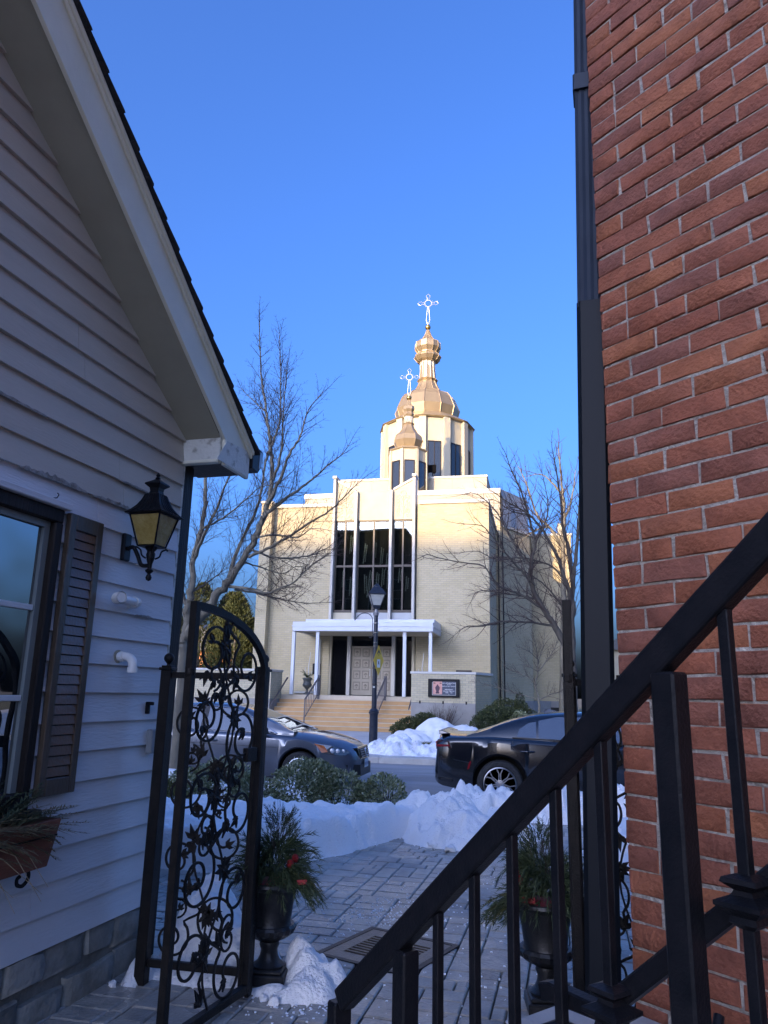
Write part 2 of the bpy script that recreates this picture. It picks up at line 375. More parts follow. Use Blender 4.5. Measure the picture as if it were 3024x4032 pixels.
while t > RIDGE:                                                       # stepped shingle courses along the rake
    y0, y1 = t, t-.155; zz = lambda y, e: prof(y)+.006+e
    MB().rings([[(.37+sh.uniform(-.004, .006), y0, zz(y0, .012)), (.37, y0, zz(y0, .026+sh.uniform(0, .006))), (-5.4, y0, zz(y0, .028)), (-5.4, y0, zz(y0, .012))],
                [(.365+sh.uniform(-.004, .004), y1-.05, zz(y1-.05, .001)), (.365, y1-.05, zz(y1-.05, .006)), (-5.4, y1-.05, zz(y1-.05, .006)), (-5.4, y1-.05, zz(y1-.05, .001))]]).build('shingle_course', m_shing, house)
    t -= .155
MB().prism([(-7.5, 3.2), (RIDGE, prof(RIDGE)+.0), (RIDGE, prof(RIDGE)+.05), (-7.5, 3.26)], -5.4, .36, 'x').build('back_roof', m_shing, house)
gt = MB().tube(smooth_pts([(.35, .40, 3.27), (.35, .40, 3.19), (.35, .45, 3.13), (.35, .52, 3.15), (.35, .54, 3.22), (.35, .535, 3.25)], 4), .004, 6)
gp = [(.372, 3.265), (.372, 3.085), (.47, 3.075), (.52, 3.13), (.54, 3.24), (.52, 3.255), (.42, 3.265)]
MB().prism(gp, -5.4, .335, 'x').build('gutter', m_iron, house, bevel=.004)
MB().prism([(.475, 3.105), (.51, 3.14), (.525, 3.235), (.48, 3.24)], .3355, .338, 'x').build('gutter_end_cap', M('dull zinc', (.30, .32, .34), .4, .5), house)
# rubble foundation
fnd = MB().bx(-.3, -.012, -7.1, .0, -.03, .318).build('foundation', m_fmort, house)
fr_ = random.Random(21)
def stone(y0, y1, z0, z1):
    b = MB(); dx = fr_.uniform(.0, .022); q = .012
    J = lambda: fr_.uniform(-.012, .012)
    a = [(y0+J(), z0+J()), (y1+J(), z0+J()), (y1+J(), (z0+z1)/2+J()), (y1+J(), z1+J()), ((y0+y1)/2+J(), z1+J()*.5), (y0+J(), z1+J()), (y0+J(), (z0+z1)/2+J())]
    cy, cz = (y0+y1)/2, (z0+z1)/2
    rg = [[(x_, cy+(p[0]-cy)*s_, cz+(p[1]-cz)*s_) for p in a] for x_, s_ in ((-.05, 1.0), (dx-.012, 1.0), (dx, .93), (dx+.004, .6))]
    b.rings(rg).build('stone', m_fstone, fnd, smooth=50)
y = -.02
while y > -3.0:
    w_ = fr_.uniform(.22, .48); stone(y-w_, y-.014, .155+fr_.uniform(-.03, .03), .312); y -= w_
y = -.02
while y > -3.0:
    w_ = fr_.uniform(.18, .42); stone(y-w_, y-.014, -.02, .135+fr_.uniform(-.03, .02)); y -= w_
# window
win = MB()
for q in ((-2.25, -1.11, 2.36, 2.43), (-2.25, -1.11, .98, 1.06), (-1.168, -1.11, 1.06, 2.36), (-2.25, -2.19, 1.06, 2.36)): win.bx(-.019, .038, *q)
wn = win.build('window', m_dkwood, house, bevel=.006)
MB().bx(-.10, .065, -2.28, -1.09, 2.431, 2.465).build('head_trim', m_side, wn, bevel=.004)
MB().bx(-.10, .08, -2.28, -1.06, .93, .979).build('sill', m_dkwood, wn, bevel=.006)
j = MB().bx(-.0195, .004, -1.205, -1.169, 1.061, 2.359).bx(-.0195, .004, -2.189, -2.15, 1.061, 2.359).bx(-.0195, .004, -2.149, -1.206, 2.325, 2.359)
j.build('jamb', m_jamb, wn)
for z0, z1 in ((1.062, 1.475), (1.505, 1.905), (1.935, 2.324)):
    MB().bx(-.018, -.014, -2.149, -1.207, z0, z1).build('pane', m_glass, wn)
for z0 in (1.475, 1.905): MB().bx(-.0185, .0, -2.149, -1.207, z0+.001, z0+.029).build('glazing_bar', m_white, wn, bevel=.003)
shu = MB()
for q in ((-1.085, -1.035, 1.03, 2.425), (-.865, -.815, 1.03, 2.425), (-1.0349, -.8651, 2.345, 2.425), (-1.0349, -.8651, 1.03, 1.11), ): shu.bx(.024, .058, *q)
st = shu.build('shutter', m_shut, house, bevel=.004)
for i in range(25):
    z = 1.115+i*.0492
    b = MB(); b.rings([[(.040, -1.034, z+.046), (.047, -1.034, z+.046), (.054, -1.034, z+.003), (.046, -1.034, z+.001)], [(.040, -.866, z+.046), (.047, -.866, z+.046), (.054, -.866, z+.003), (.046, -.866, z+.001)]])
    b.build('slat', m_slat, st)
MB().bx(.0, .024, -1.04, -.86, 1.08, 2.37).build('shutter_back', m_dkwood, st)
MB().tube([(.022, -1.20, 2.475), (.05, -1.20, 2.475), (.06, -1.20, 2.49), (.05, -1.2, 2.50)], .003, 6).build('cup_hook', m_iron, house)
MB().bx(.02, .045, -.20, -.18, 1.40, 1.47).bx(.02, .07, -.2, -.18, 1.45, 1.47).build('bracket', m_iron, house, bevel=.003)
MB().bx(.02, .06, -.16, -.09, 1.17, 1.31).build('outlet_box', M('grey outlet box', (.24, .26, .27), .5), house, bevel=.006)
# plastic vent pipes
def arc(c, u, v, r_, a0, a1, n_=8): return [Vector(c)+Vector(u)*r_*math.cos(lerp(a0, a1, i/n_))+Vector(v)*r_*math.sin(lerp(a0, a1, i/n_)) for i in range(n_+1)]
vp = thing('vent_pipe', 'white plastic vent pipe tee with open mouth below the wall lantern', 'vent pipe', house.matrix_basis @ Vector((0, -.46, 2.03)), HR)
MB().tube([(-.01, 0, 0), (.05, 0, 0)]+arc((.05, -.035, 0), (0, 1, 0), (1, 0, 0), .035, 0, math.pi/2)+[(.085, -.10, 0), (.085, -.19, 0)], .026, 18).build('pipe', m_pvc, vp, smooth=40)
MB().tube([(.02, .0, 0), (.06, 0, 0), (.085, -.03, 0), (.085, -.05, 0)], .031, 18).build('elbow', m_pvc, vp, smooth=40)
e = MB(); P = [(.085, -.185, 0), (.085, -.21, 0)]+[Vector((.085, -.21, 0))+Vector((math.sin(a)*.02, -math.sin(a)*.03, 0)) for a in (.5, 1, 1.4)]+[(.13, -.255, 0), (.15, -.262, 0)]
e.tube(P, [.031]*5+[.033, .033], 18, cap=False); e.tube([(.149, -.2615, 0), (.10, -.245, 0)], [.028, .027], 18).build('open_mouth', m_pvc, vp, smooth=40)
vp2 = thing('vent_pipe', 'white plastic vent elbow turned down below the other vent pipe', 'vent pipe', house.matrix_basis @ Vector((0, -.52, 1.72)), HR)
MB().tube([(-.01, 0, 0), (.055, 0, 0)]+arc((.075, 0, -.05), (0, 0, 1), (1, 0, 0), .05, 0, math.pi/2, 10)+[(.125, 0, -.075)], .025, 18).build('pipe', m_pvc, vp2, smooth=40)
MB().tube([(.04, 0, 0), (.062, 0, 0)], .030, 18).tube([(.125, 0, -.06), (.125, 0, -.088)], .030, 18).build('collar', m_pvc, vp2, smooth=40)
MB().tube([(.018, 0, 0), (.028, 0, 0)], .037, 14).build('sealant', M('yellowed sealant', (.35, .32, .24), .8, bump=.6, bscale=60), vp2)

# wall lantern
m_amber = M('amber seeded glass', (.30, .21, .055), .22, 0, (.40, .30, .10), 18, .3, 40)
ln = thing('wall_lantern', 'black wall lantern with amber glass panes beside the shuttered window', 'wall lantern', house.matrix_basis @ Vector((0, -.57, 2.14)), HR)
MB().bx(.02, .05, -.035, .035, .12, .28).build('wall_plate', m_iron, ln, bevel=.008)
MB().tube(smooth_pts([(.05, 0, .19), (.085, 0, .20), (.12, 0, .15), (.15, 0, .095), (.20, 0, .09)], 6), .012, 10).build('arm', m_iron, ln, smooth=50)
MB().lathe([(.001, 0), (.013, .006), (.018, .02), (.013, .034), (.008, .042), (.022, .055), (.024, .062), (.012, .072), (.014, .10), (.022, .125), (.026, .155), (.02, .17), (.035, .19), (.04, .20)], 14, (.205, 0, 0)).build('stem', m_iron, ln, smooth=40)
def sq(h, z, cx=.205): return [(cx-h, -h, z), (cx+h, -h, z), (cx+h, h, z), (cx-h, h, z)]
MB().rings([sq(.057, .195), sq(.06, .203)]).build('lower_ring', m_iron, ln); MB().rings([sq(.098, .372), sq(.10, .381)]).build('upper_ring', m_iron, ln)
for sx, sy in ((-1, -1), (1, -1), (1, 1), (-1, 1)):
    MB().tube([(.205+sx*.056, sy*.056, .2), (.205+sx*.097, sy*.097, .375)], .0055, 6).build('corner_bar', m_iron, ln)
    MB().tube(smooth_pts([(.205+sx*.018, sy*.018, .13), (.205+sx*.035, sy*.035, .145), (.205+sx*.042, sy*.042, .175), (.205+sx*.06, sy*.06, .19), (.205+sx*.066, sy*.066, .182)], 4), .005, 6).build('scroll_prop', m_iron, ln)
for q in range(4):
    m4 = Matrix.Translation((.205, 0, 0)) @ Matrix.Rotation(q*math.pi/2, 4, 'Z')
    g = MB(); h0, h1 = .053, .094
    g.rings([[m4 @ Vector((h0, -h0+.003, .203)), m4 @ Vector((h0, h0-.003, .203)), m4 @ Vector((h0-.003, h0-.003, .203)), m4 @ Vector((h0-.003, -h0+.003, .203))], [m4 @ Vector((h1, -h1+.003, .372)), m4 @ Vector((h1, h1-.003, .372)), m4 @ Vector((h1-.003, h1-.003, .372)), m4 @ Vector((h1-.003, -h1+.003, .372))]])
    g.build('pane', m_amber, ln)
MB().rings([sq(.118, .379), sq(.121, .386), sq(.098, .405), (sq(.075, .435)), sq(.058, .47), sq(.046, .505), sq(.030, .515), sq(.028, .525)]).build('roof', m_iron, ln, smooth=25)
rib = MB()
for q in range(4):
    m4 = Matrix.Translation((.205, 0, 0)) @ Matrix.Rotation(q*math.pi/2, 4, 'Z')
    for s_ in (-.6, -.3, 0, .3, .6): rib.tube([m4 @ Vector((h, s_*h, z)) for h, z in ((.121, .388), (.099, .407), (.076, .437), (.059, .472), (.047, .506))], .0022, 4)
rib.build('roof_rib', m_iron, ln)
MB().rings([sq(.026, .52), sq(.03, .545), sq(.052, .565), sq(.05, .573), sq(.022, .592), sq(.012, .60)]).lathe([(.010, .598), (.016, .606), (.009, .616), (.013, .626), (.001, .642)], 10, (.205, 0, 0)).build('cap', m_iron, ln, smooth=25)

# window box with faded cedar sprays
m_box = M('stained brown box board', (.16, .055, .03), .6, 0, (.23, .085, .045), 5, .3, 30, stretch=(1, .3, 3))
bxo = thing('window_box', 'brown timber window box under the shuttered window', 'planter box', house.matrix_basis @ Vector((0, -1.6, .75)), HR)
MB().rings([[(.03, -.80, 0), (.19, -.80, 0), (.19, .475, 0), (.03, .475, 0)], [(.025, -.83, .20), (.205, -.83, .20), (.205, .52, .20), (.025, .52, .20)]]).build('trough', m_box, bxo, bevel=.003)
MB().bx(.2055, .207, -.82, .50, .13, .137).build('board_joint', m_dkwood, bxo)
MB().bar(smooth_pts([(.03, .10, -.12), (.07, .22, -.055), (.09, .36, -.012), (.09, .43, -.008), (.09, .475, -.03), (.09, .48, -.062), (.09, .45, -.085), (.09, .415, -.075), (.09, .41, -.05), (.09, .43, -.04)], 6), .016, .007, (1, 0, 0)).build('scroll_bracket', m_iron, bxo, smooth=50)
def rvec(rg): 
    while True:
        v = Vector((rg.uniform(-1, 1), rg.uniform(-1, 1), rg.uniform(-1, 1)))
        if .05 < v.length < 1: return v.normalized()
def needle(mb, p, d, l, w_, rg):
    s_ = d.cross(rvec(rg)); s_ = s_.normalized()*w_ if s_.length > 1e-4 else Vector((w_, 0, 0))
    mb.quadv(p-s_, p+s_, p+d*l)
def spray(mb, p, d, l, rg, n=26, leaf=.05, w_=.004, droop=.25, fan=.9):
    """a conifer shoot: needles fan off a bending stem"""
    d = d.normalized(); q = Vector(p); st = [q.copy()]
    for i in range(n):
        t = i/n; d2 = (d+Vector((0, 0, -droop*t))).normalized(); q = q+d2*(l/n); st.append(q.copy())
        for k in range(2):
            nd = (d2*1.0+rvec(rg)*fan).normalized(); needle(mb, q, nd, leaf*rg.uniform(.6, 1.15)*(1-.35*t), w_, rg)
    return st
def cedar(mb, p, d, l, rg, n=16, w_=.006, droop=.2):
    """a flat scale-leaf cedar frond"""
    d = d.normalized(); side = d.cross(Vector((0, 0, 1))).normalized(); q = Vector(p)
    for i in range(n):
        t = i/n; d2 = (d+Vector((0, 0, -droop*t))).normalized(); q2 = q+d2*(l/n)
        mb.quadv(q-side*.0025, q+side*.0025, q2+side*.0025, q2-side*.0025)
        for s_ in (-1, 1):
            L = l*.30*(1-.75*t)*rg.uniform(.7, 1.1); e = (d2*.8+side*s_*.8+rvec(rg)*.25).normalized(); b = q
            for k in range(4):
                b2 = b+e*(L/4); u = e.cross(Vector((0, 0, 1))); u = (u.normalized() if u.length > .01 else side)*w_*(1-.2*k)
                mb.quadv(b-u, b+u*.6, b2+u*.5, b2-u*.6)
                f_ = (e+d2*.8+rvec(rg)*.5).normalized(); mb.quadv(b+u, b-u*.2, b+f_*L*.25)
                b = b2
        q = q2
def MF(name, cols, rough=.6, spec=.3):
    return MR(name, cols, rough, 5, .35, .05, 40, dark=(.6, .6, .6), spec=spec)
m_cedold = MF('faded cedar', [(.20, .15, .07), (.13, .12, .055), (.28, .19, .09), (.09, .10, .05)])
m_cedgr = MF('green cedar', [(.045, .06, .03), (.07, .085, .04), (.10, .10, .05)])
m_straw = MF('dry grass stem', [(.42, .33, .20), (.32, .25, .15)])
rg = random.Random(4)
for nm, mt, lst, lab in (('faded_cedar', m_cedold, [((.12, .30, .20), (.3, 1, .12), .42, .12), ((.14, .1, .2), (.5, 1, -.02), .44, .25), ((.15, -.05, .2), (.55, .9, .1), .38, .3), ((.16, .22, .19), (.5, .8, -.15), .30, .4), ((.15, -.2, .2), (.6, .8, .05), .42, .35), ((.1, .2, .21), (.1, 1, .2), .36, .1), ((.15, -.4, .2), (.6, .7, .1), .5, .35), ((.17, .05, .18), (.55, .75, -.35), .30, .4), ((.12, .34, .19), (.5, .55, -.2), .24, .5), ((.12, .42, .19), (.15, 1, .12), .34, .15)], 'faded tan cedar sprays spilling over the window box'),
                     ('green_cedar', m_cedgr, [((.1, .05, .2), (-.05, .6, .75), .26, .1), ((.08, .2, .2), (0, .9, .5), .30, .15), ((.12, -.1, .2), (.2, .3, .7), .22, .1), ((.09, .3, .2), (-.03, 1, .55), .24, .1), ((.1, -.2, .2), (.1, .5, .8), .26, .2), ((.1, -.02, .2), (.1, .3, .9), .20, .2), ((.1, .12, .2), (.1, .5, .9), .2, .2), ((.12, .2, .2), (.2, .9, .3), .28, .2), ((.1, -.3, .2), (.2, .6, .7), .3, .2)], 'green cedar tips standing up behind the window box')):
    o = thing(nm, lab, 'greenery', bxo.matrix_basis @ Vector((0, 0, 0)), HR); mb = MB()
    for (p, d, l, dr_) in lst:
        for q in range(3): cedar(mb, Vector(p)+rvec(rg)*.03, Vector(d)+rvec(rg)*.15, l*rg.uniform(.8, 1.05), rg, 18, .005, dr_)
    mb.build('sprays', mt, o)
    if nm == 'faded_cedar':
        st_ = MB()
        for q in range(8): a = Vector((.2, -.35+q*.07, .16)); st_.tube([a, a+Vector((.05, .12, -.06)), a+Vector((.10, .26+rg.uniform(-.05, .1), -.20-rg.uniform(0, .08)))], [.0025, .002, .001], 4)
        st_.build('stems', m_straw, o)

# ================================================================ brick building (right)
m_brick = MR('old red brick', [(.29, .090, .044), (.21, .076, .048), (.31, .100, .045), (.245, .080, .045), (.345, .120, .049), (.27, .085, .044), (.22, .082, .053), (.30, .093, .044)], .85, 13, .7, .7, 80, dark=(.48, .42, .40))
m_mort = M('lime mortar', (.25, .22, .185), .95, 0, (.42, .385, .33), 14, .9, 60)
BR = R(-42.3); BH = .07
bld = thing('brick_building', 'old red brick building with pale mortar joints beside the stairs', 'brick building', (.242, 2.52, 0), BR)
SD = (math.cos(R(117.3)), math.sin(R(117.3)))                          # direction of the side wall
MB().prism([(.006, .006), (7, .006), (7, 6), (SD[0]*3.6+.4, SD[1]*3.6), (.006+SD[0]*.006, .006)], -.03, 8.8, 'z').build('wall_core', m_mort, bld)
rbk = random.Random(17)
def brick_mb(l, h, d=.10, sd=0):
    r_ = random.Random(sd); mb = MB(); J = lambda a: r_.uniform(-a, a)
    ch = .003
    def ring(y, i): return [(i+J(.004), y+J(.0015), i+J(.0025)), (l/2, y+J(.001), i+J(.002)), (l-i+J(.0025), y+J(.0015), i+J(.0025)), (l-i+J(.0025), y, h-i+J(.0025)), (l/2, y, h-i+J(.002)), (i+J(.0025), y, h-i+J(.0025))]
    return mb.rings([ring(0, ch), ring(ch, 0), ring(d, 0)])
pool = {}
def bmesh_for(l):
    return pool.setdefault(round(l, 3), [brick_mb(l, BH-.008, .10, 100+int(l*1000)+i).mesh('brick', m_brick, 45) for i in range(5)])
cand = []
Wm = Matrix.Translation(bld.location) @ Matrix.Rotation(BR, 4, 'Z')
nrow = int(8.7/BH)
for r_ in range(nrow):
    z = r_*BH+.013; odd = r_ % 2
    x = 0.0; first = .103 if odd else .208
    ls = [first]
    if not odd and r_ % 12 == 4: ls = [.103, .103]
    while x < 6.8:
        l = ls.pop(0) if ls else .208
        zc = in_view(Wm @ Vector((x+l/2, 0, z+.03)), .015)
        cand.append((zc if zc else 99, x, z, l)); x += l+.010
cand.sort()
stuff = MB(); nb = 0
for zc, x, z, l in cand:
    jy = rbk.uniform(-.003, .003)
    if zc < 90 and nb < 300:
        o = put('brick', rbk.choice(bmesh_for(l)), bld); o.location = (x+rbk.uniform(-.002, .002), jy, z+rbk.uniform(-.0015, .0015)); o.rotation_euler = (0, rbk.uniform(-.004, .004), rbk.uniform(-.006, .006)); nb += 1
    elif z < 6: stuff.add(brick_mb(l, BH-.0105, .10, int(x*100)), Matrix.Translation((x, jy, z)))
side = Matrix.Translation((0, 0, 0)) @ Matrix.Rotation(R(117.3-180), 4, 'Z')
for r_ in range(int(6/BH)):
    x = -(.208 if r_ % 2 else .103); l = -x
    while x > -3.4: stuff.add(brick_mb(l, BH-.0105, .08, int(-x*90)), side @ Matrix.Translation((x-.0, 0.001, r_*BH+.013))); l = .208; x -= l+.010
stuff.build('brick_field', m_brick, bld, kind='stuff')
# downspout, slightly out of plumb, passing behind the brick corner
m_spout = M('dark painted downspout', (.005, .007, .010), .55, 0, spec=.2)
m_spoutu = M('dark blue grey downspout', (.014, .021, .034), .5, 0, (.02, .028, .044), 4, 0, 40, .25)
dsp = thing('downspout', 'tall black rectangular downspout at the corner of the brick building', 'downspout', (.183, 2.60, 0), R(-5))
def dpt(x, y, z): return (x+.0265*(z-1.55), y, z)
def dbox(x0, x1, y0, y1, z0, z1, c=.008):
    mb = MB()
    def ring(z): return [dpt(a, b, z) for a, b in ((x0+c, y0), (x1-c, y0), (x1, y0+c), (x1, y1-c), (x1-c, y1), (x0+c, y1), (x0, y1-c), (x0, y0+c))]
    return mb.rings([ring(z0), ring(z1)])
dbox(-.052, .052, -.05, .05, 0.0, 2.95, .014).build('lower_pipe', m_spout, dsp, smooth=25)
up = MB(); prof_ = []
for i in range(9): prof_.append((-.049+i*.012, -.046+(.005 if i % 2 else 0)))
def uring(z): return [dpt(a, b, z) for a, b in prof_]+[dpt(.047, .04, z), dpt(-.049, .04, z)]
up.rings([uring(2.93), uring(8.6)]).build('upper_pipe', m_spoutu, dsp, smooth=20)
dbox(-.056, .056, -.055, .05, 3.86, 3.93, .006).build('joint_sleeve', m_spoutu, dsp)
# concrete stoop and steps
stp = thing('concrete_stairs', 'pale concrete stairs and stoop rising between the rail and the brick wall', 'stairs', (.2, 2.51, 0), BR)
MB().prism([(-.12, -.001), (-.10, -.42), (1.0, -.42), (1.0, -.001)], -.02, .70, 'z').build('stoop', m_conc, stp, bevel=.02)
for i in range(6):
    MB().bx(.05+i*.24, 2.2, -.90, -.43, .0+i*.185 if i else -.02, .185*(i+1)).build('step', m_conc, stp, bevel=.012)

# stair rail
rl = thing('stair_rail', 'black iron stair handrail with collared balusters in the right foreground', 'stair railing', (.196, 1.262, 0), BR)
# local x runs up the stair (towards us, right); rail height from the fitted line
def rz(x): return 1.632+.851*(x-.0)
XL = -.885
m_rail = m_iron
rail_top = [(XL, 0, rz(XL)), (.9, 0, rz(.9))]
d_ = Vector((1, 0, .851)).normalized(); up_ = Vector((-d_.z, 0, d_.x))
MB().bar([Vector((XL, 0, rz(XL)))-up_*.006, Vector((1.2, 0, rz(1.2)))-up_*.006], .040, .048, up_).build('handrail', m_rail, rl, bevel=.006, seg=2)
MB().bar([(XL-.012, 0, rz(XL)-.01), (XL-.012, 0, rz(XL)-.75)], .048, .034, (1, 0, 0)).build('end_drop', m_rail, rl, bevel=.004)
for x in (-.655, .0):
    MB().bx(x-.021, x+.021, -.021, .021, -.02, rz(x)-.04).build('newel_post', m_rail, rl, bevel=.004)
bal = None
BX = [-.552, -.446, -.345, -.238, -.137, .10, .205, .31, .42, .53]
col_ = MB()
def collar_mb():
    c = MB(); 
    def s4(h, z): return [(-h, -h, z), (h, -h, z), (h, h, z), (-h, h, z)]
    c.rings([s4(.010, .035), s4(.024, .030), s4(.026, .024), s4(.013, .014), s4(.016, .008), s4(.033, .0), s4(.033, -.006), s4(.018, -.018), s4(.020, -.026), s4(.010, -.034)]); return c
cm = collar_mb().mesh('collar', m_rail)
for x in BX:
    h0 = max(-.02, rz(x)-.93)
    b = MB().bx(x-.0085, x+.0085, -.0085, .0085, h0, rz(x)-.035).build('baluster', m_rail, rl, bevel=.0015)
    c = put('collar', cm, b); c.location = (x, 0, rz(x)-.432); 
# lower grab rail that runs level at its end
mz = lambda x: rz(x)-.420
xk = -.178
MB().bar([(1.2, .030, mz(1.2)), (xk, .030, mz(xk)), (xk-.105, .030, mz(xk)), (xk-.125, .03, mz(xk)-.006)], .028, .030, up_).build('grab_rail', m_rail, rl, bevel=.003)
MB().tube(smooth_pts([(.02, .06, .80), (-.06, .12, .84), (-.11, .2, .92), (-.13, .28, 1.02)], 5), .009, 8).build('wall_bracket', m_rail, rl, smooth=50)

# ================================================================ iron gate
m_gate = M('bronze black wrought iron', (.007, .007, .007), .5, 0, (.014, .012, .011), 18, .2, 140, .2)
def spiral(c, r0, a0, turns, sgn, rmin=.25, n_=26):
    out = []
    for i in range(n_+1):
        t = i/n_; r_ = r0*lerp(1, rmin, t**.85); a = a0+sgn*turns*2*math.pi*t
        out.append((c[0]+r_*math.cos(a), c[1]+r_*math.sin(a)))
    return out
def leaf2(mb, p, a, l, rg, y=0.0):
    """a curled cast leaf / bud"""
    d = Vector((math.cos(a), 0, math.sin(a))); n_ = Vector((-d.z, 0, d.x)); p = Vector((p[0], y, p[1]))
    mb.ball((p+d*l*.15), l*.16, 6, 4)
    for s_, ll in ((-.65, .75), (.65, .75), (0, 1)):
        e = (d+n_*s_).normalized(); u = Vector((-e.z, 0, e.x)); b = p+e*l*.08
        y1 = rg.uniform(-.012, .012)
        q = [b, b+e*l*ll*.45+u*l*.17, b+e*l*ll+Vector((0, y1, 0)), b+e*l*ll*.45-u*l*.17]
        th = Vector((0, .004, 0)); mb.rings([[v-th for v in q], [v+th for v in q]])
def scrollwork(root, w_, z0, z1, rg, arch=None, side=1, y=0.0):
    """vine of spiral scrolls climbing a panel; returns nothing, builds one scroll part per vine arm"""
    h = z1-z0; st = []
    nseg = max(3, int(round(h/.34)))
    for i in range(nseg*6+1):
        t = i/(nseg*6); st.append((w_*.5+w_*.10*math.sin(t*nseg*math.pi), y, z0+h*t))
    MB().bar(st, .010, .007, (0, 1, 0)).build('vine_stem', m_gate, root, smooth=60)
    for k in range(nseg):
        zc = z0+h*(k+.5)/nseg
        for s_ in (-1, 1):
            r0 = w_*rg.uniform(.21, .25); cx = w_*.5+s_*(w_*.49-r0-.004); cz = zc+s_*h/nseg*.16+rg.uniform(-.02, .02)
            if arch and cz+r0 > arch(cx): cz = arch(cx)-r0-.02
            up_ = 1 if (k+(s_ > 0)) % 2 else -1
            a0 = math.pi if s_ > 0 else 0.0
            a0 += s_*up_*.9
            sp_ = spiral((cx, cz), r0, a0, rg.uniform(1.25, 1.5), -s_*up_, .28)
            j = (w_*.5+w_*.10*math.sin((zc-z0)/h*nseg*math.pi), cz-up_*r0*1.5)
            lead = [(lerp(j[0], sp_[0][0], t)-s_*.012*math.sin(t*3.14), lerp(j[1], sp_[0][1], t)) for t in (0, .3, .6)]
            pth = [Vector((a, y, b)) for a, b in lead+sp_]
            MB().bar(smooth_pts(pth, 2), .012, .009, (0, 1, 0)).build('scroll', m_gate, root, smooth=60)
            e = sp_[-1]; lv = MB(); leaf2(lv, e, rg.uniform(0, 6.28), .062, rg, y)
            lw = MB(); leaf2(lw, j, math.pi/2*up_+rg.uniform(-.5, .5), .085, rg, y); lw.build('leaf_cluster', m_gate, root)
            # counter-scroll
            r1 = r0*.52; c2 = (cx-s_*r0*.25, cz-up_*r0*1.42)
            if z0+.03 < c2[1]-r1 and (not arch or c2[1]+r1 < arch(c2[0])-.02):
                s2 = spiral(c2, r1, (math.pi/2*up_), 1.05, s_*up_, .3, 18)
                MB().bar([Vector((a, y+.004, b)) for a, b in s2], .010, .008, (0, 1, 0)).build('scroll', m_gate, root, smooth=60)
                lw = MB(); leaf2(lw, s2[-1], rg.uniform(0, 6.28), .045, rg, y); lw.build('leaf_cluster', m_gate, root)
            lv.build('leaf_cluster', m_gate, root)
        fl = MB(); c = (w_*.5+w_*.10*math.sin((k+.5)*math.pi), z0+h*(k+.5)/nseg+.05)
        for q in range(3): leaf2(fl, c, q*2.1+rg.uniform(-.3, .3), rg.uniform(.05, .085), rg, y)
        fl.build('flower', m_gate, root)
def gate_post(name, label, loc):
    p = thing(name, label, 'gate post', loc, 0, 'posts of the wrought iron gate')
    MB().bx(-.031, .031, -.031, .031, -.02, 1.655).build('shaft', m_gate, p, bevel=.003)
    MB().bx(-.040, .040, -.040, .040, 1.655, 1.672).bx(-.030, .030, -.030, .030, 1.672, 1.682).build('cap', m_gate, p, bevel=.003)
    MB().lathe([(.012, 1.682), (.010, 1.692), (.018, 1.70)], 12).ball((0, 0, 1.725), .030, 14, 10).build('ball_finial', m_gate, p, smooth=50)
    return p
gate_post('gate_post', 'ball topped iron gate post against the clapboard house', (-2.155, 4.18, 0))
gate_post('gate_post', 'ball topped iron post carrying the open left gate leaf', (-1.562, 4.18, 0))
gate_post('gate_post', 'ball topped iron gate post behind the right gate leaf', (.150, 4.18, 0))
def fixed_panel(label, x0, x1, seed):
    p = thing('fence_panel', label, 'iron fence', (x0, 4.18, 0), 0, 'fixed scrollwork panels beside the gate'); w_ = x1-x0
    MB().bx(0, w_, -.012, .012, 1.610, 1.645).build('top_rail', m_gate, p, bevel=.002)
    MB().bx(0, w_, -.012, .012, .085, .125).build('bottom_rail', m_gate, p, bevel=.002)
    scrollwork(p, w_, .125, 1.61, random.Random(seed)); return p
fixed_panel('fixed scrollwork iron panel between the house and the left gate leaf', -2.123, -1.594, 31)
fixed_panel('fixed scrollwork iron panel between the right gate post and brick building', .182, .62, 32)
def gate_leaf(label, loc, rz_, seed):
    p = thing('gate_leaf', label, 'gate', loc, rz_, 'leaves of the wrought iron gate'); w_ = .735
    b = .038
    MB().bx(.0, .030, -.018, .018, .045, 1.63).build('hinge_stile', m_gate, p, bevel=.002)
    MB().bx(w_-b, w_, -.019, .019, .045, 1.965).build('meeting_stile', m_gate, p, bevel=.002)
    MB().bx(.030, w_-b, -.018, .018, .045, .085).build('bottom_rail', m_gate, p, bevel=.002)
    def arch(x): 
        t = min(1, max(0, x/(w_-b))); return 1.63+.318*(1-(1-t)**2)**.5
    pts = [(x, 0, arch(x)) for x in [(w_-b)*(1-math.cos(i/16*math.pi/2)) for i in range(17)]]
    pts[0] = (.012, 0, 1.60)
    MB().bar(pts, .036, .030, (0, 1, 0)).build('arched_top_rail', m_gate, p, smooth=40)
    q = Matrix.Translation((.03, 0, 0))
    n0 = len(COL.objects)
    sub = bpy.data.objects.new('scrollwork', None); COL.objects.link(sub); sub.parent = p; sub.location = (.03, 0, 0)
    scrollwork(sub, w_-b-.03, .085, 1.90, random.Random(seed), lambda x: arch(x+.03)-.02)
    MB().bx(.06, .16, -.016, .016, 1.18, 1.25).build('latch_box', m_gate, p, bevel=.003)
    MB().tube([(-.035, 0, .35), (.005, 0, .35)], .010, 8).tube([(-.035, 0, 1.45), (.005, 0, 1.45)], .010, 8).build('hinge', m_gate, p)
    MB().lathe([(.021, -.018), (.024, -.01), (.024, .01), (.021, .018)], 12, (w_-b/2, 0, 1.63)).build('band', m_gate, p)
    return p
gate_leaf('arched wrought iron gate leaf swung open on the left', (-1.522, 4.10, 0), R(-90-9.0), 41)
gate_leaf('arched wrought iron gate leaf swung open on the right, seen edge on', (.132, 4.10, 0), R(-90-1.0), 42)
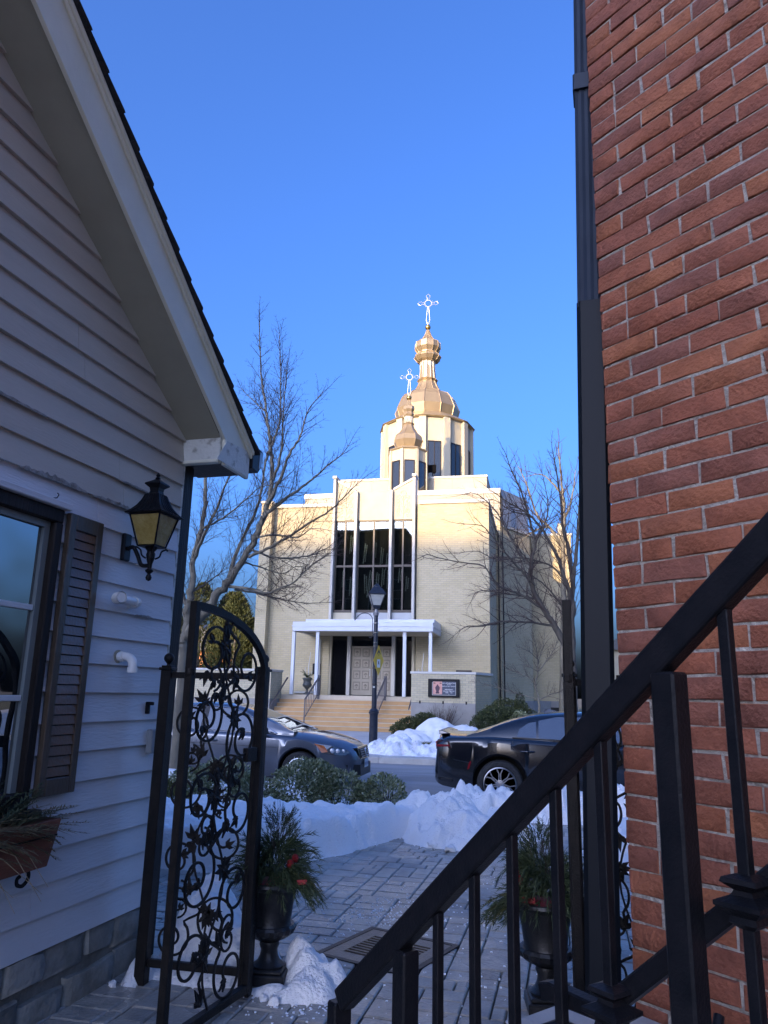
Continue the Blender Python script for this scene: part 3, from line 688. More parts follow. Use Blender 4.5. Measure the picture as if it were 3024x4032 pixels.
# ================================================================ urn planters
m_urn = M('black cast iron urn', (.010, .010, .011), .42, .2, (.022, .022, .023), 20, .15, 100)
m_urn2 = M('grey green cast urn', (.06, .065, .06), .5, .2, (.10, .105, .10), 15, .2, 80)
m_pine = MF('dark pine needles', [(.030, .048, .022), (.05, .072, .032), (.07, .09, .038), (.04, .06, .032)])
m_pine2 = MF('yellowed fir', [(.06, .065, .02), (.10, .095, .03), (.045, .055, .02)])
m_red = M('red glitter bauble', (.35, .012, .015), .35, .2, (.20, .006, .01), 60, .6, 300)
m_redcloth = M('red ribbon', (.30, .015, .02), .6)
m_twig = M('dark twig bark', (.05, .035, .025), .9)
def urn(label, loc, scale=1.0, group='cast iron urn planters by the gate'):
    u = thing('urn_planter', label, 'urn planter', loc, R(8), group)
    MB().bx(-.105, .105, -.105, .105, 0, .055).bx(-.09, .09, -.09, .09, .055, .075).build('plinth', m_urn, u, bevel=.006)
    MB().lathe([(.085, .075), (.088, .085), (.062, .105), (.05, .13), (.046, .16), (.056, .185), (.052, .20), (.07, .21)], 24).build('stem', m_urn, u, smooth=40)
    b = MB(); prof = [(.06, .21), (.10, .225), (.132, .25), (.142, .275), (.132, .29)]
    n = 36; rs = []
    for r_, z in prof: rs.append([((r_*(1+.035*(1 if k % 2 else -1)*(z < .285)))*math.cos(2*math.pi*k/n), (r_*(1+.035*(1 if k % 2 else -1)*(z < .285)))*math.sin(2*math.pi*k/n), z) for k in range(n)])
    b.rings(rs).build('gadrooned_bowl', m_urn, u, smooth=20)
    MB().lathe([(.118, .288), (.112, .30), (.122, .38), (.138, .455), (.146, .475)], 32).build('vase', m_urn, u, smooth=40)
    r2 = MB().lathe([(.146, .472), (.163, .485), (.170, .497), (.166, .512), (.150, .515), (.142, .50)], 32); r2.build('rim', m_urn, u, smooth=30)
    return u
def arrangement(label, loc, seed, flip=1):
    a = thing('evergreen_arrangement', label, 'greenery', loc, 0, 'winter greenery in the gate urns'); r_ = random.Random(seed); mb = MB(); y_ = MB(); tw = MB()
    for q in range(260):                                               # bushy middle and hanging skirt
        an = r_.uniform(0, 6.283); el = r_.uniform(-.5, 1.1); d = Vector((math.cos(an)*math.cos(el), math.sin(an)*math.cos(el), math.sin(el)))
        p = Vector((math.cos(an), math.sin(an), 0))*r_.uniform(.02, .13)+Vector((0, 0, r_.uniform(-.01, .20)))
        spray(mb, p, d, r_.uniform(.10, .19), r_, 12, .085, .0026, 1.5 if el < .2 else .9, .55)
    for q in range(110):                                               # upright leader
        z = r_.uniform(.08, .34); an = r_.uniform(0, 6.283); d = Vector((math.cos(an)*.7, math.sin(an)*.7, 1.0)); w_ = .09*(1-z/.55)
        spray(mb, Vector((math.cos(an)*w_+.03*flip, math.sin(an)*w_, z)), d, r_.uniform(.07, .13), r_, 10, .04, .0024, .15, .7)
    for q in range(34):                                                # long sagging branch on one side
        d = Vector((flip*1.0, r_.uniform(-.55, .1), r_.uniform(-.1, .35))); p = Vector((flip*r_.uniform(.04, .12), -.05, r_.uniform(.0, .07)))
        spray(y_ if q % 3 == 0 else mb, p, d, r_.uniform(.20, .31), r_, 18, .065, .0026, 1.2, .5)
    for q in range(9):
        p = Vector((r_.uniform(-.05, .05), r_.uniform(-.05, .05), .1)); e = p+Vector((r_.uniform(-.10, .12), r_.uniform(-.06, .06), r_.uniform(.22, .36))); tw.tube([p, (p+e)/2+rvec(r_)*.015, e], [.003, .002, .0008], 4)
        for k in range(5): t = r_.uniform(.4, 1); s_ = p.lerp(e, t); tw.tube([s_, s_+(rvec(r_)+Vector((0, 0, .7)))*.06], [.0012, .0005], 3)
    a.scale = (.93, .93, .98)
    mb.build('needles', m_pine, a); y_.build('yellowing_shoots', m_pine2, a); tw.build('twigs', m_twig, a)
    for (dx, dy, dz) in ((flip*.155, -.06, .145), (flip*.135, -.09, .12)): MB().ball((dx, dy, dz), .022, 12, 8, (1, 1, 1.1)).build('bauble', m_red, a, smooth=60)
    MB().prism([(.19, .045), (.25, .05), (.255, .028), (.20, .022)] if flip > 0 else [(-.05, .045), (-.12, .05), (-.125, .018), (-.05, .015)], -.12, -.117, 'y').build('ribbon', m_redcloth, a)
    MB().lathe([(.12, -.03), (.135, -.012), (.128, .004), (.02, .012)], 20).build('liner', m_redcloth, a)
    return a
urn('black cast iron urn on a pedestal beside the left gate leaf', (-1.515, 4.40, 0))
arrangement('pine and fir boughs with red baubles in the left urn', (-1.515, 4.40, .50), 1, 1)
urn('black cast iron urn on a pedestal behind the stair balusters', (-.01, 4.40, 0))
arrangement('pine boughs with red ribbon in the urn behind the stair balusters', (-.01, 4.40, .50), 2, -1)

# ================================================================ snow
def fbm(x, y, z=0.0, o=4):
    return noise.fractal(Vector((x, y, z)), 1.0, 2.0, o)
def seg_d(p, a, b):
    ax, ay = a; bx_, by = b; dx, dy = bx_-ax, by-ay; t = max(0, min(1, ((p[0]-ax)*dx+(p[1]-ay)*dy)/(dx*dx+dy*dy)))
    return math.hypot(p[0]-ax-t*dx, p[1]-ay-t*dy)
def inside(p, poly):
    c = False; n = len(poly); j = n-1
    for i in range(n):
        if (poly[i][1] > p[1]) != (poly[j][1] > p[1]) and p[0] < (poly[j][0]-poly[i][0])*(p[1]-poly[i][1])/(poly[j][1]-poly[i][1])+poly[i][0]: c = not c
        j = i
    return c
def pdist(p, poly):
    d = min(seg_d(p, poly[i], poly[(i+1) % len(poly)]) for i in range(len(poly)))
    return d if inside(p, poly) else -d
def heightfield(name, label, x0, x1, y0, y1, st, hf, mat, base=0.0, cat='snow'):
    nx, ny = int((x1-x0)/st)+1, int((y1-y0)/st)+1; mb = MB(); H = {}
    for j in range(ny):
        for i in range(nx):
            x, y = x0+i*st, y0+j*st; H[(i, j)] = hf(x, y)
    idx = {}
    def vid(i, j):
        if (i, j) not in idx:
            h = H[(i, j)]; idx[(i, j)] = len(mb.v)
            x, y = x0+i*st, y0+j*st
            mb.v.append((x, y, base+max(h, -.012)))
        return idx[(i, j)]
    for j in range(ny-1):
        for i in range(nx-1):
            if max(H[(i, j)], H[(i+1, j)], H[(i, j+1)], H[(i+1, j+1)]) > .004: mb.f.append((vid(i, j), vid(i+1, j), vid(i+1, j+1), vid(i, j+1)))
    o = mb.build(name, mat, smooth=75); return tag(o, label, cat)
def ridged(x, y, s_, z=0.0):
    return 1-abs(noise.noise(Vector((x*s_, y*s_, z))))*2
def blocky(x, y, amp, s_, z):
    p = noise.voronoi(Vector((x*s_, y*s_, z))); c = p[1][0]; k = noise.cell(c*7.3); g = noise.noise(c*3.1); d = p[0][1]-p[0][0]
    return amp*(k*.5+.35*((x*s_-c.x)*g+(y*s_-c.y)*(k-.5)))*min(1, d*5)
bank = [(-6.0, 6.55), (-3.32, 6.68), (-2.88, 6.64), (-2.50, 6.83), (-2.26, 7.18), (-1.97, 7.72), (-1.62, 8.66), (-1.33, 9.35), (-1.55, 9.7), (-2.1, 9.2), (-2.9, 8.9), (-4, 9.1), (-6, 9.2)]
def bank_h(x, y):
    w_ = .03*fbm(x*3, y*3, 3)+.012*noise.noise(Vector((x*14, y*14, 1))); d = pdist((x, y), bank)+w_
    if d < -.02: return -1
    H_ = interp([(6.6, .31), (7.3, .34), (8, .33), (9.4, .28)], y)
    e = sstep(-.02, .13, d); top = H_+.05*fbm(x*2.2, y*2.2, 7)+.03*fbm(x*7, y*7, 2)+.10*max(0, noise.noise(Vector((x*4.0, y*4.0, 5)))-.2)
    groove = .05*max(0, 1-abs(math.hypot(x+2.15, y-7.45)-.0)/.1)*0
    dent = .07*max(0, noise.noise(Vector((x*9, y*9, 8)))-.2)
    return e**.75*(top+blocky(x, y, .03, 5.5, 3)+blocky(x, y, .010, 16, 4))-dent+.006*noise.noise(Vector((x*30, y*30, 2)))
heightfield('snow_bank', 'long cut snow bank with a sheer face along the patio', -4.6, -1.2, 6.4, 9.8, .026, bank_h, m_snow)
def blob(x, y, cx, cy, rx, ry, h): 
    q = ((x-cx)/rx)**2+((y-cy)/ry)**2; return h*(1-q) if q < 1 else -1+0*q
def lumps(x, y, amp, s_, z):
    v = noise.voronoi(Vector((x*s_, y*s_, z)))[0]; return amp*(1-min(1, v[0]*1.25))-amp*.45
def heap(cx, cy, blobs, amp=.09, s_=4.0, z=1.0):
    def h(x, y):
        b = max(blob(x+.05*noise.noise(Vector((x*5, y*5, z))), y+.05*noise.noise(Vector((x*5, y*5, z+3))), *q) for q in blobs)
        if b < 0: return -1
        return b+(lumps(x, y, amp*.6, s_, z)+blocky(x, y, amp*.75, s_*1.7, z+2)+blocky(x, y, amp*.35, s_*4.2, z+5)+.018*fbm(x*14, y*14, z))*sstep(0, .12, b)
    return h
heightfield('snow_heap', 'loose lumpy snow heap at the end of the snow bank', -1.75, .35, 8.1, 10.4, .022, heap(0, 0, [(-1.05, 9.05, .55, .75, .46), (-1.45, 9.45, .5, .5, .38), (-.80, 8.75, .45, .48, .34), (-.60, 9.25, .6, .5, .24)], .13, 4.2), m_snow)
heightfield('snow_ridge', 'broken snow ridge along the kerb by the black sedan', -1.9, 3.2, 10.2, 11.25, .026, heap(0, 0, [(-.75, 10.75, .9, .42, .36), (.1, 10.7, .8, .42, .42), (.9, 10.75, .9, .45, .40), (2.0, 10.7, 1.1, .45, .45), (-1.3, 10.8, .5, .3, .22)], .22, 3.4, 4.0), m_snow)
heightfield('snow_drift', 'low snow drift beyond the right gate panel', .35, 3.0, 7.4, 9.6, .05, heap(0, 0, [(1.5, 8.5, 1.15, 1.0, .5), (.9, 8.4, .5, .6, .3)], .08, 3, 6.0), m_snow)
heightfield('roadside_snow', 'crusty snow by the near kerb behind the bushes', -9, -2.6, 10.1, 11.25, .06, heap(0, 0, [(-3.6, 10.75, 1.1, .5, .30), (-5.4, 10.7, 1.6, .5, .4), (-7.6, 10.7, 1.6, .5, .36)], .12, 3, 9.0), m_snow)
pile = heap(0, 0, [(-1.98, 4.62, .30, .34, .36), (-1.78, 4.50, .24, .2, .20), (-2.08, 4.85, .2, .4, .42), (-1.68, 4.62, .16, .2, .28), (-2.2, 4.24, .09, .12, .13), (-1.9, 4.36, .35, .15, .07)], .06, 7, 2.0)
heightfield('snow_pile', 'snow pile heaped behind the fixed gate panel', -2.34, -1.5, 4.02, 5.3, .018, pile, m_snow)
heightfield('snow_clump', 'crumbled snow clump round the foot of the left urn', -1.66, -1.02, 4.02, 4.72, .013, heap(0, 0, [(-1.28, 4.42, .15, .15, .16), (-1.24, 4.28, .14, .14, .11), (-1.17, 4.40, .12, .12, .13), (-1.40, 4.22, .2, .07, .05), (-1.36, 4.52, .1, .1, .18), (-1.30, 4.19, .09, .06, .06)], .045, 8, 3.0), m_snow)
def chunk(c, r_, seed):
    mb = MB(); mb.ball((0, 0, 0), r_, 9, 6)
    for i, v in enumerate(mb.v):
        p = Vector(v); k = 1+.75*noise.noise(p*(1.1/r_)+Vector((seed*3.1, 0, 0)))+.2*noise.noise(p*(2.6/r_)+Vector((0, seed, 0))); mb.v[i] = tuple(Vector((p.x*k+c[0], p.y*k+c[1], max(-.01, p.z*k*.8+c[2]))))
    return mb
cr = random.Random(77)
LUMPL = ['snow lump furthest right of the left urn on the pavers', 'snow lump between the drain grate and the urn clump', 'snow lump just in front of the left urn plinth', 'largest loose snow lump in front of the left urn', 'snow lump at the front edge of the urn clump', 'snow lump on the pavers nearest the foot of the snow heap', 'snow lump on the pavers right of the heap foot', 'larger snow lump where the bank meets the heap', 'tiny snow lump at the foot of the house gate post', 'snow lump on the pavers at the right side of the heap']
for i, (x, y, r_) in enumerate([(-1.02, 4.36, .035), (-1.05, 4.27, .025), (-1.44, 4.14, .022), (-1.37, 4.11, .03), (-1.20, 4.18, .022), (-.95, 8.2, .05), (-.7, 8.25, .04), (-1.15, 8.35, .06), (-2.28, 4.10, .02), (-.4, 8.7, .05)]):
    tag(chunk((x, y, r_*.5), r_, i).build('snow_lump', m_snow, smooth=60), LUMPL[i], 'snow lump', 'loose snow lumps on the pavers')
# salt and snow crumbs on the pavers
m_crumb = M('snow crumbs', (.80, .82, .86), .6)
cb = MB()
for i in range(900):
    a = cr.random()
    x, y = (cr.gauss(-1.15, .28), cr.gauss(5.75, .35)) if a < .45 else ((cr.gauss(-.4, .6), cr.uniform(3.6, 7.5)) if a < .8 else (cr.gauss(-1.2, .15), cr.gauss(4.2, .15)))
    if abs(x-DR[0])+abs(y-DR[1]) < .5: continue
    r_ = cr.uniform(.002, .006); cb.bx(x-r_, x+r_*cr.uniform(.5, 1.4), y-r_, y+r_*cr.uniform(.5, 1.4), -.001, r_)
tag(cb.build('salt_crumbs', m_crumb), 'white salt and snow crumbs scattered over the pavers', 'snow crumbs', kind='stuff')

# ================================================================ bushes
m_varieg = MF('variegated leaves', [(.09, .12, .045), (.14, .17, .075), (.52, .53, .36), (.11, .14, .055), (.32, .34, .18), (.17, .19, .09)], .45, .4)
m_holly = MF('dark bush leaves', [(.028, .042, .016), (.05, .065, .024), (.075, .085, .03)], .5)
m_juni = MF('juniper', [(.035, .05, .018), (.06, .07, .024), (.09, .095, .03)], .6)
m_gold = MF('golden shrub', [(.12, .12, .03), (.19, .17, .05), (.08, .09, .025)], .5)
def leafq(mb, p, d, n_, l, w_):
    s_ = d.cross(n_); s_ = s_.normalized()*w_ if s_.length > 1e-4 else Vector((w_, 0, 0)); m_ = p+d*l*.5+n_*l*.10
    mb.quadv(p, m_-s_, p+d*l, m_+s_)
def bush(name, label, loc, lobes, nleaf, leaf, mat, cat='bush', seed=1, group=None, stems=True):
    o = thing(name, label, cat, loc, 0, group); r_ = random.Random(seed); mb = MB(); tot = sum(q[3]*q[4] for q in lobes)
    for (cx, cy, cz, rx, rz_, ry) in [(*q[:3], q[3], q[4], q[5] if len(q) > 5 else q[3]) for q in lobes]:
        for i in range(int(nleaf*rx*rz_/tot)):
            v = rvec(r_); k = r_.random()**.33; k = lerp(.55, 1.0, k)*(1+.22*noise.noise(v*2.3+Vector((cx, cy, seed)))+.12*noise.noise(v*6+Vector((cx, seed, 0))))
            p = Vector((cx+v.x*rx*k, cy+v.y*ry*k, cz+v.z*rz_*k))
            if p.z < .01: continue
            d = (v+rvec(r_)*.9+Vector((0, 0, .25))).normalized(); leafq(mb, p, d, rvec(r_), leaf*r_.uniform(.6, 1.2), leaf*r_.uniform(.22, .34))
    mb.build('foliage', mat, o)
    if stems:
        tw = MB()
        for q in range(26):
            c = r_.choice(lobes); e = Vector(c[:3])+rvec(r_)*c[3]*.7; b = Vector((c[0]+r_.uniform(-.1, .1), c[1], 0)); e.z = max(e.z, .1)
            tw.tube([b, b.lerp(e, .5)+rvec(r_)*.05, e], [.010, .007, .003], 5)
        tw.build('stems', m_twig, o)
    return o
bush('variegated_bush', 'rounded variegated bush behind the snow bank in front of the grey sedan', (-2.85, 9.75, 0), [(-.15, 0, .36, .42, .34, .4), (.28, .05, .30, .38, .28, .35), (-.58, -.05, .12, .32, .16, .3), (.02, 0, .46, .26, .22, .25)], 8500, .048, m_varieg, seed=3)
bush('variegated_bush', 'small variegated bush at the right end of the bush row', (-1.98, 9.85, 0), [(0, 0, .28, .30, .27, .3), (-.22, .05, .2, .2, .2, .2)], 3600, .046, m_varieg, seed=4)
bush('variegated_bush', 'variegated bush seen through the open gate scrollwork', (-4.05, 9.55, 0), [(0, 0, .34, .42, .33, .4), (.4, .05, .24, .3, .24, .3), (-.45, 0, .26, .34, .27, .3)], 6500, .048, m_varieg, seed=5)
bush('low_juniper', 'low brown green juniper behind the gate beside the tree trunk', (-4.6, 8.7, 0), [(0, 0, .26, .36, .28, .3), (.3, -.1, .2, .3, .2, .25)], 4200, .05, m_gold, seed=6)
# ================================================================ church
def M_brickwork(name, c1, c2, mort, bw=.26, bh=.088, ms=.010):
    m = bpy.data.materials.new(name); m.use_nodes = True; t = m.node_tree; L = t.links; N = t.nodes; b = N['Principled BSDF']; b.inputs['Roughness'].default_value = .8
    g = N.new('ShaderNodeNewGeometry'); sx = N.new('ShaderNodeSeparateXYZ'); L.new(g.outputs['Position'], sx.inputs[0])
    a = N.new('ShaderNodeMath'); a.operation = 'ADD'; L.new(sx.outputs[0], a.inputs[0]); L.new(sx.outputs[1], a.inputs[1])
    cx = N.new('ShaderNodeCombineXYZ'); L.new(a.outputs[0], cx.inputs[0]); L.new(sx.outputs[2], cx.inputs[1])
    bt = N.new('ShaderNodeTexBrick'); L.new(cx.outputs[0], bt.inputs['Vector']); bt.inputs['Scale'].default_value = 1
    bt.inputs['Brick Width'].default_value = bw; bt.inputs['Row Height'].default_value = bh; bt.inputs['Mortar Size'].default_value = ms; bt.inputs['Mortar Smooth'].default_value = .3
    bt.inputs['Color1'].default_value = (*c1, 1); bt.inputs['Color2'].default_value = (*c2, 1); bt.inputs['Mortar'].default_value = (*mort, 1); bt.inputs['Bias'].default_value = 0
    nz = N.new('ShaderNodeTexNoise'); nz.inputs['Scale'].default_value = .7; nz.inputs['Detail'].default_value = 6; L.new(g.outputs['Position'], nz.inputs['Vector'])
    r2 = N.new('ShaderNodeValToRGB'); r2.color_ramp.elements[0].position = .3; r2.color_ramp.elements[1].position = .65; r2.color_ramp.elements[0].color = (.86, .85, .82, 1); r2.color_ramp.elements[1].color = (1, 1, 1, 1)
    L.new(nz.outputs['Fac'], r2.inputs[0]); mx = N.new('ShaderNodeMix'); mx.data_type = 'RGBA'; mx.blend_type = 'MULTIPLY'; mx.inputs[0].default_value = 1
    L.new(bt.outputs['Color'], mx.inputs[6]); L.new(r2.outputs[0], mx.inputs[7]); L.new(mx.outputs[2], b.inputs['Base Color'])
    bp = N.new('ShaderNodeBump'); bp.inputs['Strength'].default_value = .5; bp.inputs['Distance'].default_value = .012; bp.invert = True
    L.new(bt.outputs['Fac'], bp.inputs['Height']); L.new(bp.outputs[0], b.inputs['Normal']); return m
m_cb = M_brickwork('cream face brick', (.50, .42, .25), (.55, .465, .29), (.41, .36, .26))
m_cbp = MR('cream bricks', [(.48, .43, .29), (.54, .48, .33), (.44, .39, .27)], .8, 3, .3, .3, 40, dark=(.8, .8, .78))
m_trimw = M('white metal coping', (.54, .53, .48), .5, 0, (.50, .49, .44), 2)
m_panel = M('cream cast stone panel', (.46, .41, .29), .75, 0, (.50, .45, .33), 1.5, .1, 30)
m_stuc = M('buff stucco', (.42, .37, .28), .8, 0, (.46, .41, .31), 1.2, .15, 60)
m_fin = M('pale grey mullion paint', (.45, .43, .385), .5, 0, (.49, .47, .42), 2)
m_canopy = M('pale blue grey canopy metal', (.55, .58, .62), .45, 0, (.60, .62, .65), 1.5)
def pane_glass(name, tint, ior, wavy):
    m = bpy.data.materials.new(name); m.use_nodes = True; t = m.node_tree; L = t.links; N = t.nodes; N.remove(N['Principled BSDF'])
    tr = N.new('ShaderNodeBsdfTransparent'); tr.inputs[0].default_value = (*tint, 1); gl = N.new('ShaderNodeBsdfGlossy'); gl.inputs['Roughness'].default_value = .01; gl.inputs[0].default_value = (.9, .95, .92, 1)
    fr = N.new('ShaderNodeFresnel'); fr.inputs[0].default_value = ior; mx = N.new('ShaderNodeMixShader'); L.new(fr.outputs[0], mx.inputs[0]); L.new(tr.outputs[0], mx.inputs[1]); L.new(gl.outputs[0], mx.inputs[2]); L.new(mx.outputs[0], N['Material Output'].inputs[0])
    g = N.new('ShaderNodeNewGeometry'); n2 = N.new('ShaderNodeTexNoise'); n2.inputs['Scale'].default_value = .5; n2.inputs['Detail'].default_value = 1; L.new(g.outputs['Position'], n2.inputs['Vector'])
    bp = N.new('ShaderNodeBump'); bp.inputs['Strength'].default_value = wavy; bp.inputs['Distance'].default_value = .05; L.new(n2.outputs['Fac'], bp.inputs['Height']); L.new(bp.outputs[0], gl.inputs['Normal'])
    return m
m_cglass = pane_glass('church window glass', (.55, .58, .56), 1.75, .06)
m_cglass3 = glass_dark('drum window glass', (.02, .024, .026), .03, 1.9, .2, .6)
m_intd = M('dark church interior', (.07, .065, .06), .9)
m_streak = M('pale reflection streak', (.70, .72, .70), .8)  # pale strips behind the glass stand in for streaks reflected in it
m_cglass2 = glass_dark('entrance glass', (.006, .006, .007), .05, 1.5)
m_wframe = M('bronze window frame', (.035, .028, .024), .4, .3)
m_door = M('taupe panelled door', (.30, .265, .205), .55, 0, (.34, .30, .235), 3, .08, 40)
m_doord = M('door timber with carving shade', (.19, .16, .12), .6, 0, (.23, .20, .15), 5)  # shade of the carving put into the panel colour
m_gold = M('weathered gold dome sheet', (.46, .35, .20), .42, .55, (.40, .30, .18), 1.3, .06, 20)
m_goldb = M('gold ball', (.55, .37, .12), .25, .9)
m_step = M('buff stone steps', (.44, .26, .11), .8, 0, (.50, .31, .14), 2.5, .3, 40)
m_stepn = M('pale stone nosing', (.50, .42, .31), .8, 0, (.56, .48, .36), 3, .2, 40)
m_base = M('grey cement render', (.24, .23, .215), .9, 0, (.31, .30, .28), 1.5, .2, 40)
m_greym = M('grey standing seam metal', (.30, .32, .34), .5, .2, (.34, .36, .38), 1.5)
m_roof = M('flat roof felt', (.15, .15, .15), .9)
m_wire = M('pale gilded rod', (.75, .70, .58), .35, .5)
ch = thing('church', 'cream brick church with gold onion domes, tall dark windows and entrance canopy', 'church', (-7.52, 34, 0))
def wall(name, mb, mat, par=None, **k): return mb.build(name, mat, par or ch, **k)
def B(*a): return MB().bx(*a)
# front block with openings (built round the window and door bay)
fw = MB().bx(-5.05, -2.02, 0, 6.6, 0, 10.28).bx(2.02, 5.32, 0, 6.6, 0, 10.28).bx(-2.02, 2.02, .45, 6.6, 0, 10.28)
wall('front_wall', fw, m_cb)
wall('pier', B(-5.60, -5.06, -.42, 1.2, 0, 10.45), m_cb); wall('pier_cap', B(-5.64, -5.02, -.46, 1.24, 10.451, 10.56), m_trimw, bevel=.01)
wall('pier', B(4.92, 5.38, -.12, .5, 0, 10.27), m_cb)
for a, b_ in ((-5.0, -2.0), (2.12, 5.40)): wall('parapet_cap', B(a, b_, -.08, 6.6, 10.281, 10.45), m_trimw, bevel=.012)
wall('roof', B(-5.0, 5.3, .5, 6.5, 10.282, 10.30), m_roof)
# mullion fins
for x, zt in ((-2.0, 11.62), (-.905, 10.98), (.80, 10.98), (1.90, 11.60)):
    wall('mullion_fin', B(x-.06, x+.06, -.24, .44, 4.70, zt), m_fin, bevel=.01)
    if zt > 11: wall('fin_cap', B(x-.10, x+.10, -.31, .46, zt+.001, zt+.13), m_trimw, bevel=.01)
# window bays: frame, panes, panels
bays = ((-1.924, -.981), (-.829, .724), (.876, 1.824))
for i, (a, b_) in enumerate(bays):
    f = MB(); xm = (a+b_)/2
    for q in ((a, a+.05, 5.17, 9.56), (b_-.05, b_, 5.17, 9.56), (xm-.035, xm+.035, 5.29, 9.50), ): f.bx(q[0], q[1], .02, .12, q[2], q[3])
    f.bx(a+.05, b_-.05, .02, .12, 5.17, 5.29).bx(a+.05, b_-.05, .02, .12, 9.50, 9.56)
    fr = f.build('window', m_wframe, ch)
    for (x0, x1) in ((a+.05, xm-.035), (xm+.035, b_-.05)):
        MB().bx(x0, x1, .03, .11, 7.31, 7.41).build('transom_bar', m_wframe, fr)
        MB().bx(x0+.001, x1-.001, .07, .08, 5.291, 7.309).build('pane', m_cglass, fr); MB().bx(x0+.001, x1-.001, .07, .08, 7.411, 9.499).build('pane', m_cglass, fr)
    wall('spandrel', B(a, b_, .03, .12, 4.66, 5.169), m_panel if i == 0 else m_greym)
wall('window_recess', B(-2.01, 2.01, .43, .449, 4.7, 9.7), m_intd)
bl_ = random.Random(4)
for x, z0, z1, k in ((-1.30, 8.0, 8.9, .05), (-1.25, 6.0, 6.9, .03), (-.62, 7.5, 8.5, .08), (-.50, 6.1, 7.0, -.04), (-.40, 5.9, 7.2, .14), (-.12, 7.7, 8.6, .03), (.02, 6.2, 7.1, .05), (.20, 7.4, 8.3, .06), (.30, 6.4, 7.3, .03), (.48, 7.2, 8.0, .05), (.55, 6.3, 7.2, .02), (1.1, 6.6, 7.3, .04), (1.45, 6.2, 6.9, .03), (-1.62, 6.4, 7.2, .03)):
    for q in range(2): wall('reflection_streak', MB().prism([(x+q*.09, z0+q*.1), (x+q*.09+.045, z0+q*.1), (x+q*.09+.05+k, z1-q*.07), (x+q*.09+k, z1-q*.07)], .28, .285, 'y'), m_streak)
wall('plain_panel', B(-.829, .724, -.02, .1, 9.561, 10.96), m_panel, bevel=.008)
def relief(name, x0, x1, zl, zr_, seed):
    pn = MB().prism([(x0, 9.561), (x1, 9.561), (x1, zr_), (x0, zl)], -.04, .1, 'y').build(name, m_panel, ch, bevel=.008)
    cp_ = MB().prism([(x0, zl+.001), (x1, zr_+.001), (x1, zr_+.11), (x0, zl+.11)], -.08, .14, 'y').build('sloped_coping', m_trimw, pn)
    xm = (x0+x1)/2; Y = -.042
    def rod(pts, r_=.018): MB().tube([Vector((a, Y, b)) for a, b in pts], r_, 5).build('vine_relief', m_panel, pn, smooth=50)
    rod([(xm, 9.62), (xm+.02, 10.1), (xm-.02, 10.5), (xm, min(zl, zr_)-.28)], .024)
    for z, s_ in ((9.95, 1), (9.95, -1), (10.28, 1), (10.28, -1), (10.62, 1), (10.62, -1)):
        rod([(xm, z-.17), (xm+s_*.10, z-.02)]+[(xm+s_*.22+s_*p[0], z+p[1]) for p in spiral((0, 0), .13, math.pi*.8, 1.3, -1, .2, 16)])
        for k in range(5): MB().ball((xm+s_*(.22+.05*(k % 3-1)), Y, z-.16-.045*(k//2)), .022, 6, 4).build('grape_relief', m_panel, pn)
    rod([(xm+.0+.13*math.cos(t*.4), min(zl, zr_)-.16+.13*math.sin(t*.4)) for t in range(17)], .02)
relief('relief_panel', -1.924, -.981, 11.5, 10.99, 1); relief('relief_panel', .876, 1.824, 10.99, 11.5, 2)
# entrance
wall('door_lintel', B(-2.02, 2.02, .2, .449, 4.2, 4.69), m_base)
for x0, x1 in ((-1.92, -1.19), (1.07, 1.81)):
    q = wall('side_light', B(x0, x1, .22, .24, 1.45, 4.199), m_cglass2); MB().bx(x0-.05, x0, .18, .26, 1.43, 4.199).bx(x1, x1+.05, .18, .26, 1.43, 4.199).build('frame', m_wframe, q)
for x in (-1.095, .99): wall('door_pilaster', B(x-.085, x+.085, .0, .3, 1.43, 4.199), m_fin, bevel=.01)
for x in (-2.0, 1.9): wall('door_pilaster', B(x-.07, x+.07, .05, .3, 1.43, 4.199), m_panel, bevel=.01)
wall('transom_glass', B(-1.01, .905, .24, .26, 3.66, 4.199), m_cglass2)
wall('vestibule', B(-2.02, 2.02, .40, .449, 1.42, 4.2), m_wframe)
for s_ in (0, 1):
    x0 = -.985+s_*.96; x1 = x0+.945
    d = MB().bx(x0, x1, .16, .22, 1.45, 3.64).build('door', m_door, ch, bevel=.006)
    for r_ in range(4):
        for c in range(2):
            px = x0+.09+c*.42; pz = 1.66+r_*.50
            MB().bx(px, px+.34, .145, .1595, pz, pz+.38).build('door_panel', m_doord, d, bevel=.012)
            MB().bx(px+.05, px+.29, .138, .1445, pz+.05, pz+.33).build('inner_panel', m_door, d, bevel=.004)
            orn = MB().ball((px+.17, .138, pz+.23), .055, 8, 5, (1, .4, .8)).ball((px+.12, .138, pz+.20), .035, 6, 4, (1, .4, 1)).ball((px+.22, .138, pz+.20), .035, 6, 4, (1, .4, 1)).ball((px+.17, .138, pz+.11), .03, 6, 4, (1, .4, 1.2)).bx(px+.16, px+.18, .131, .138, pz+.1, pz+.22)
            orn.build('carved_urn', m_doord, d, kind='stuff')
    hx = x1-.06 if s_ == 0 else x0+.06
    MB().bx(hx-.03, hx+.03, .125, .159, 2.30, 2.62).tube([(hx, .12, 2.36), (hx, .085, 2.40), (hx, .085, 2.52), (hx, .12, 2.56)], .012, 8).build('handle', m_fin, d, bevel=.004)
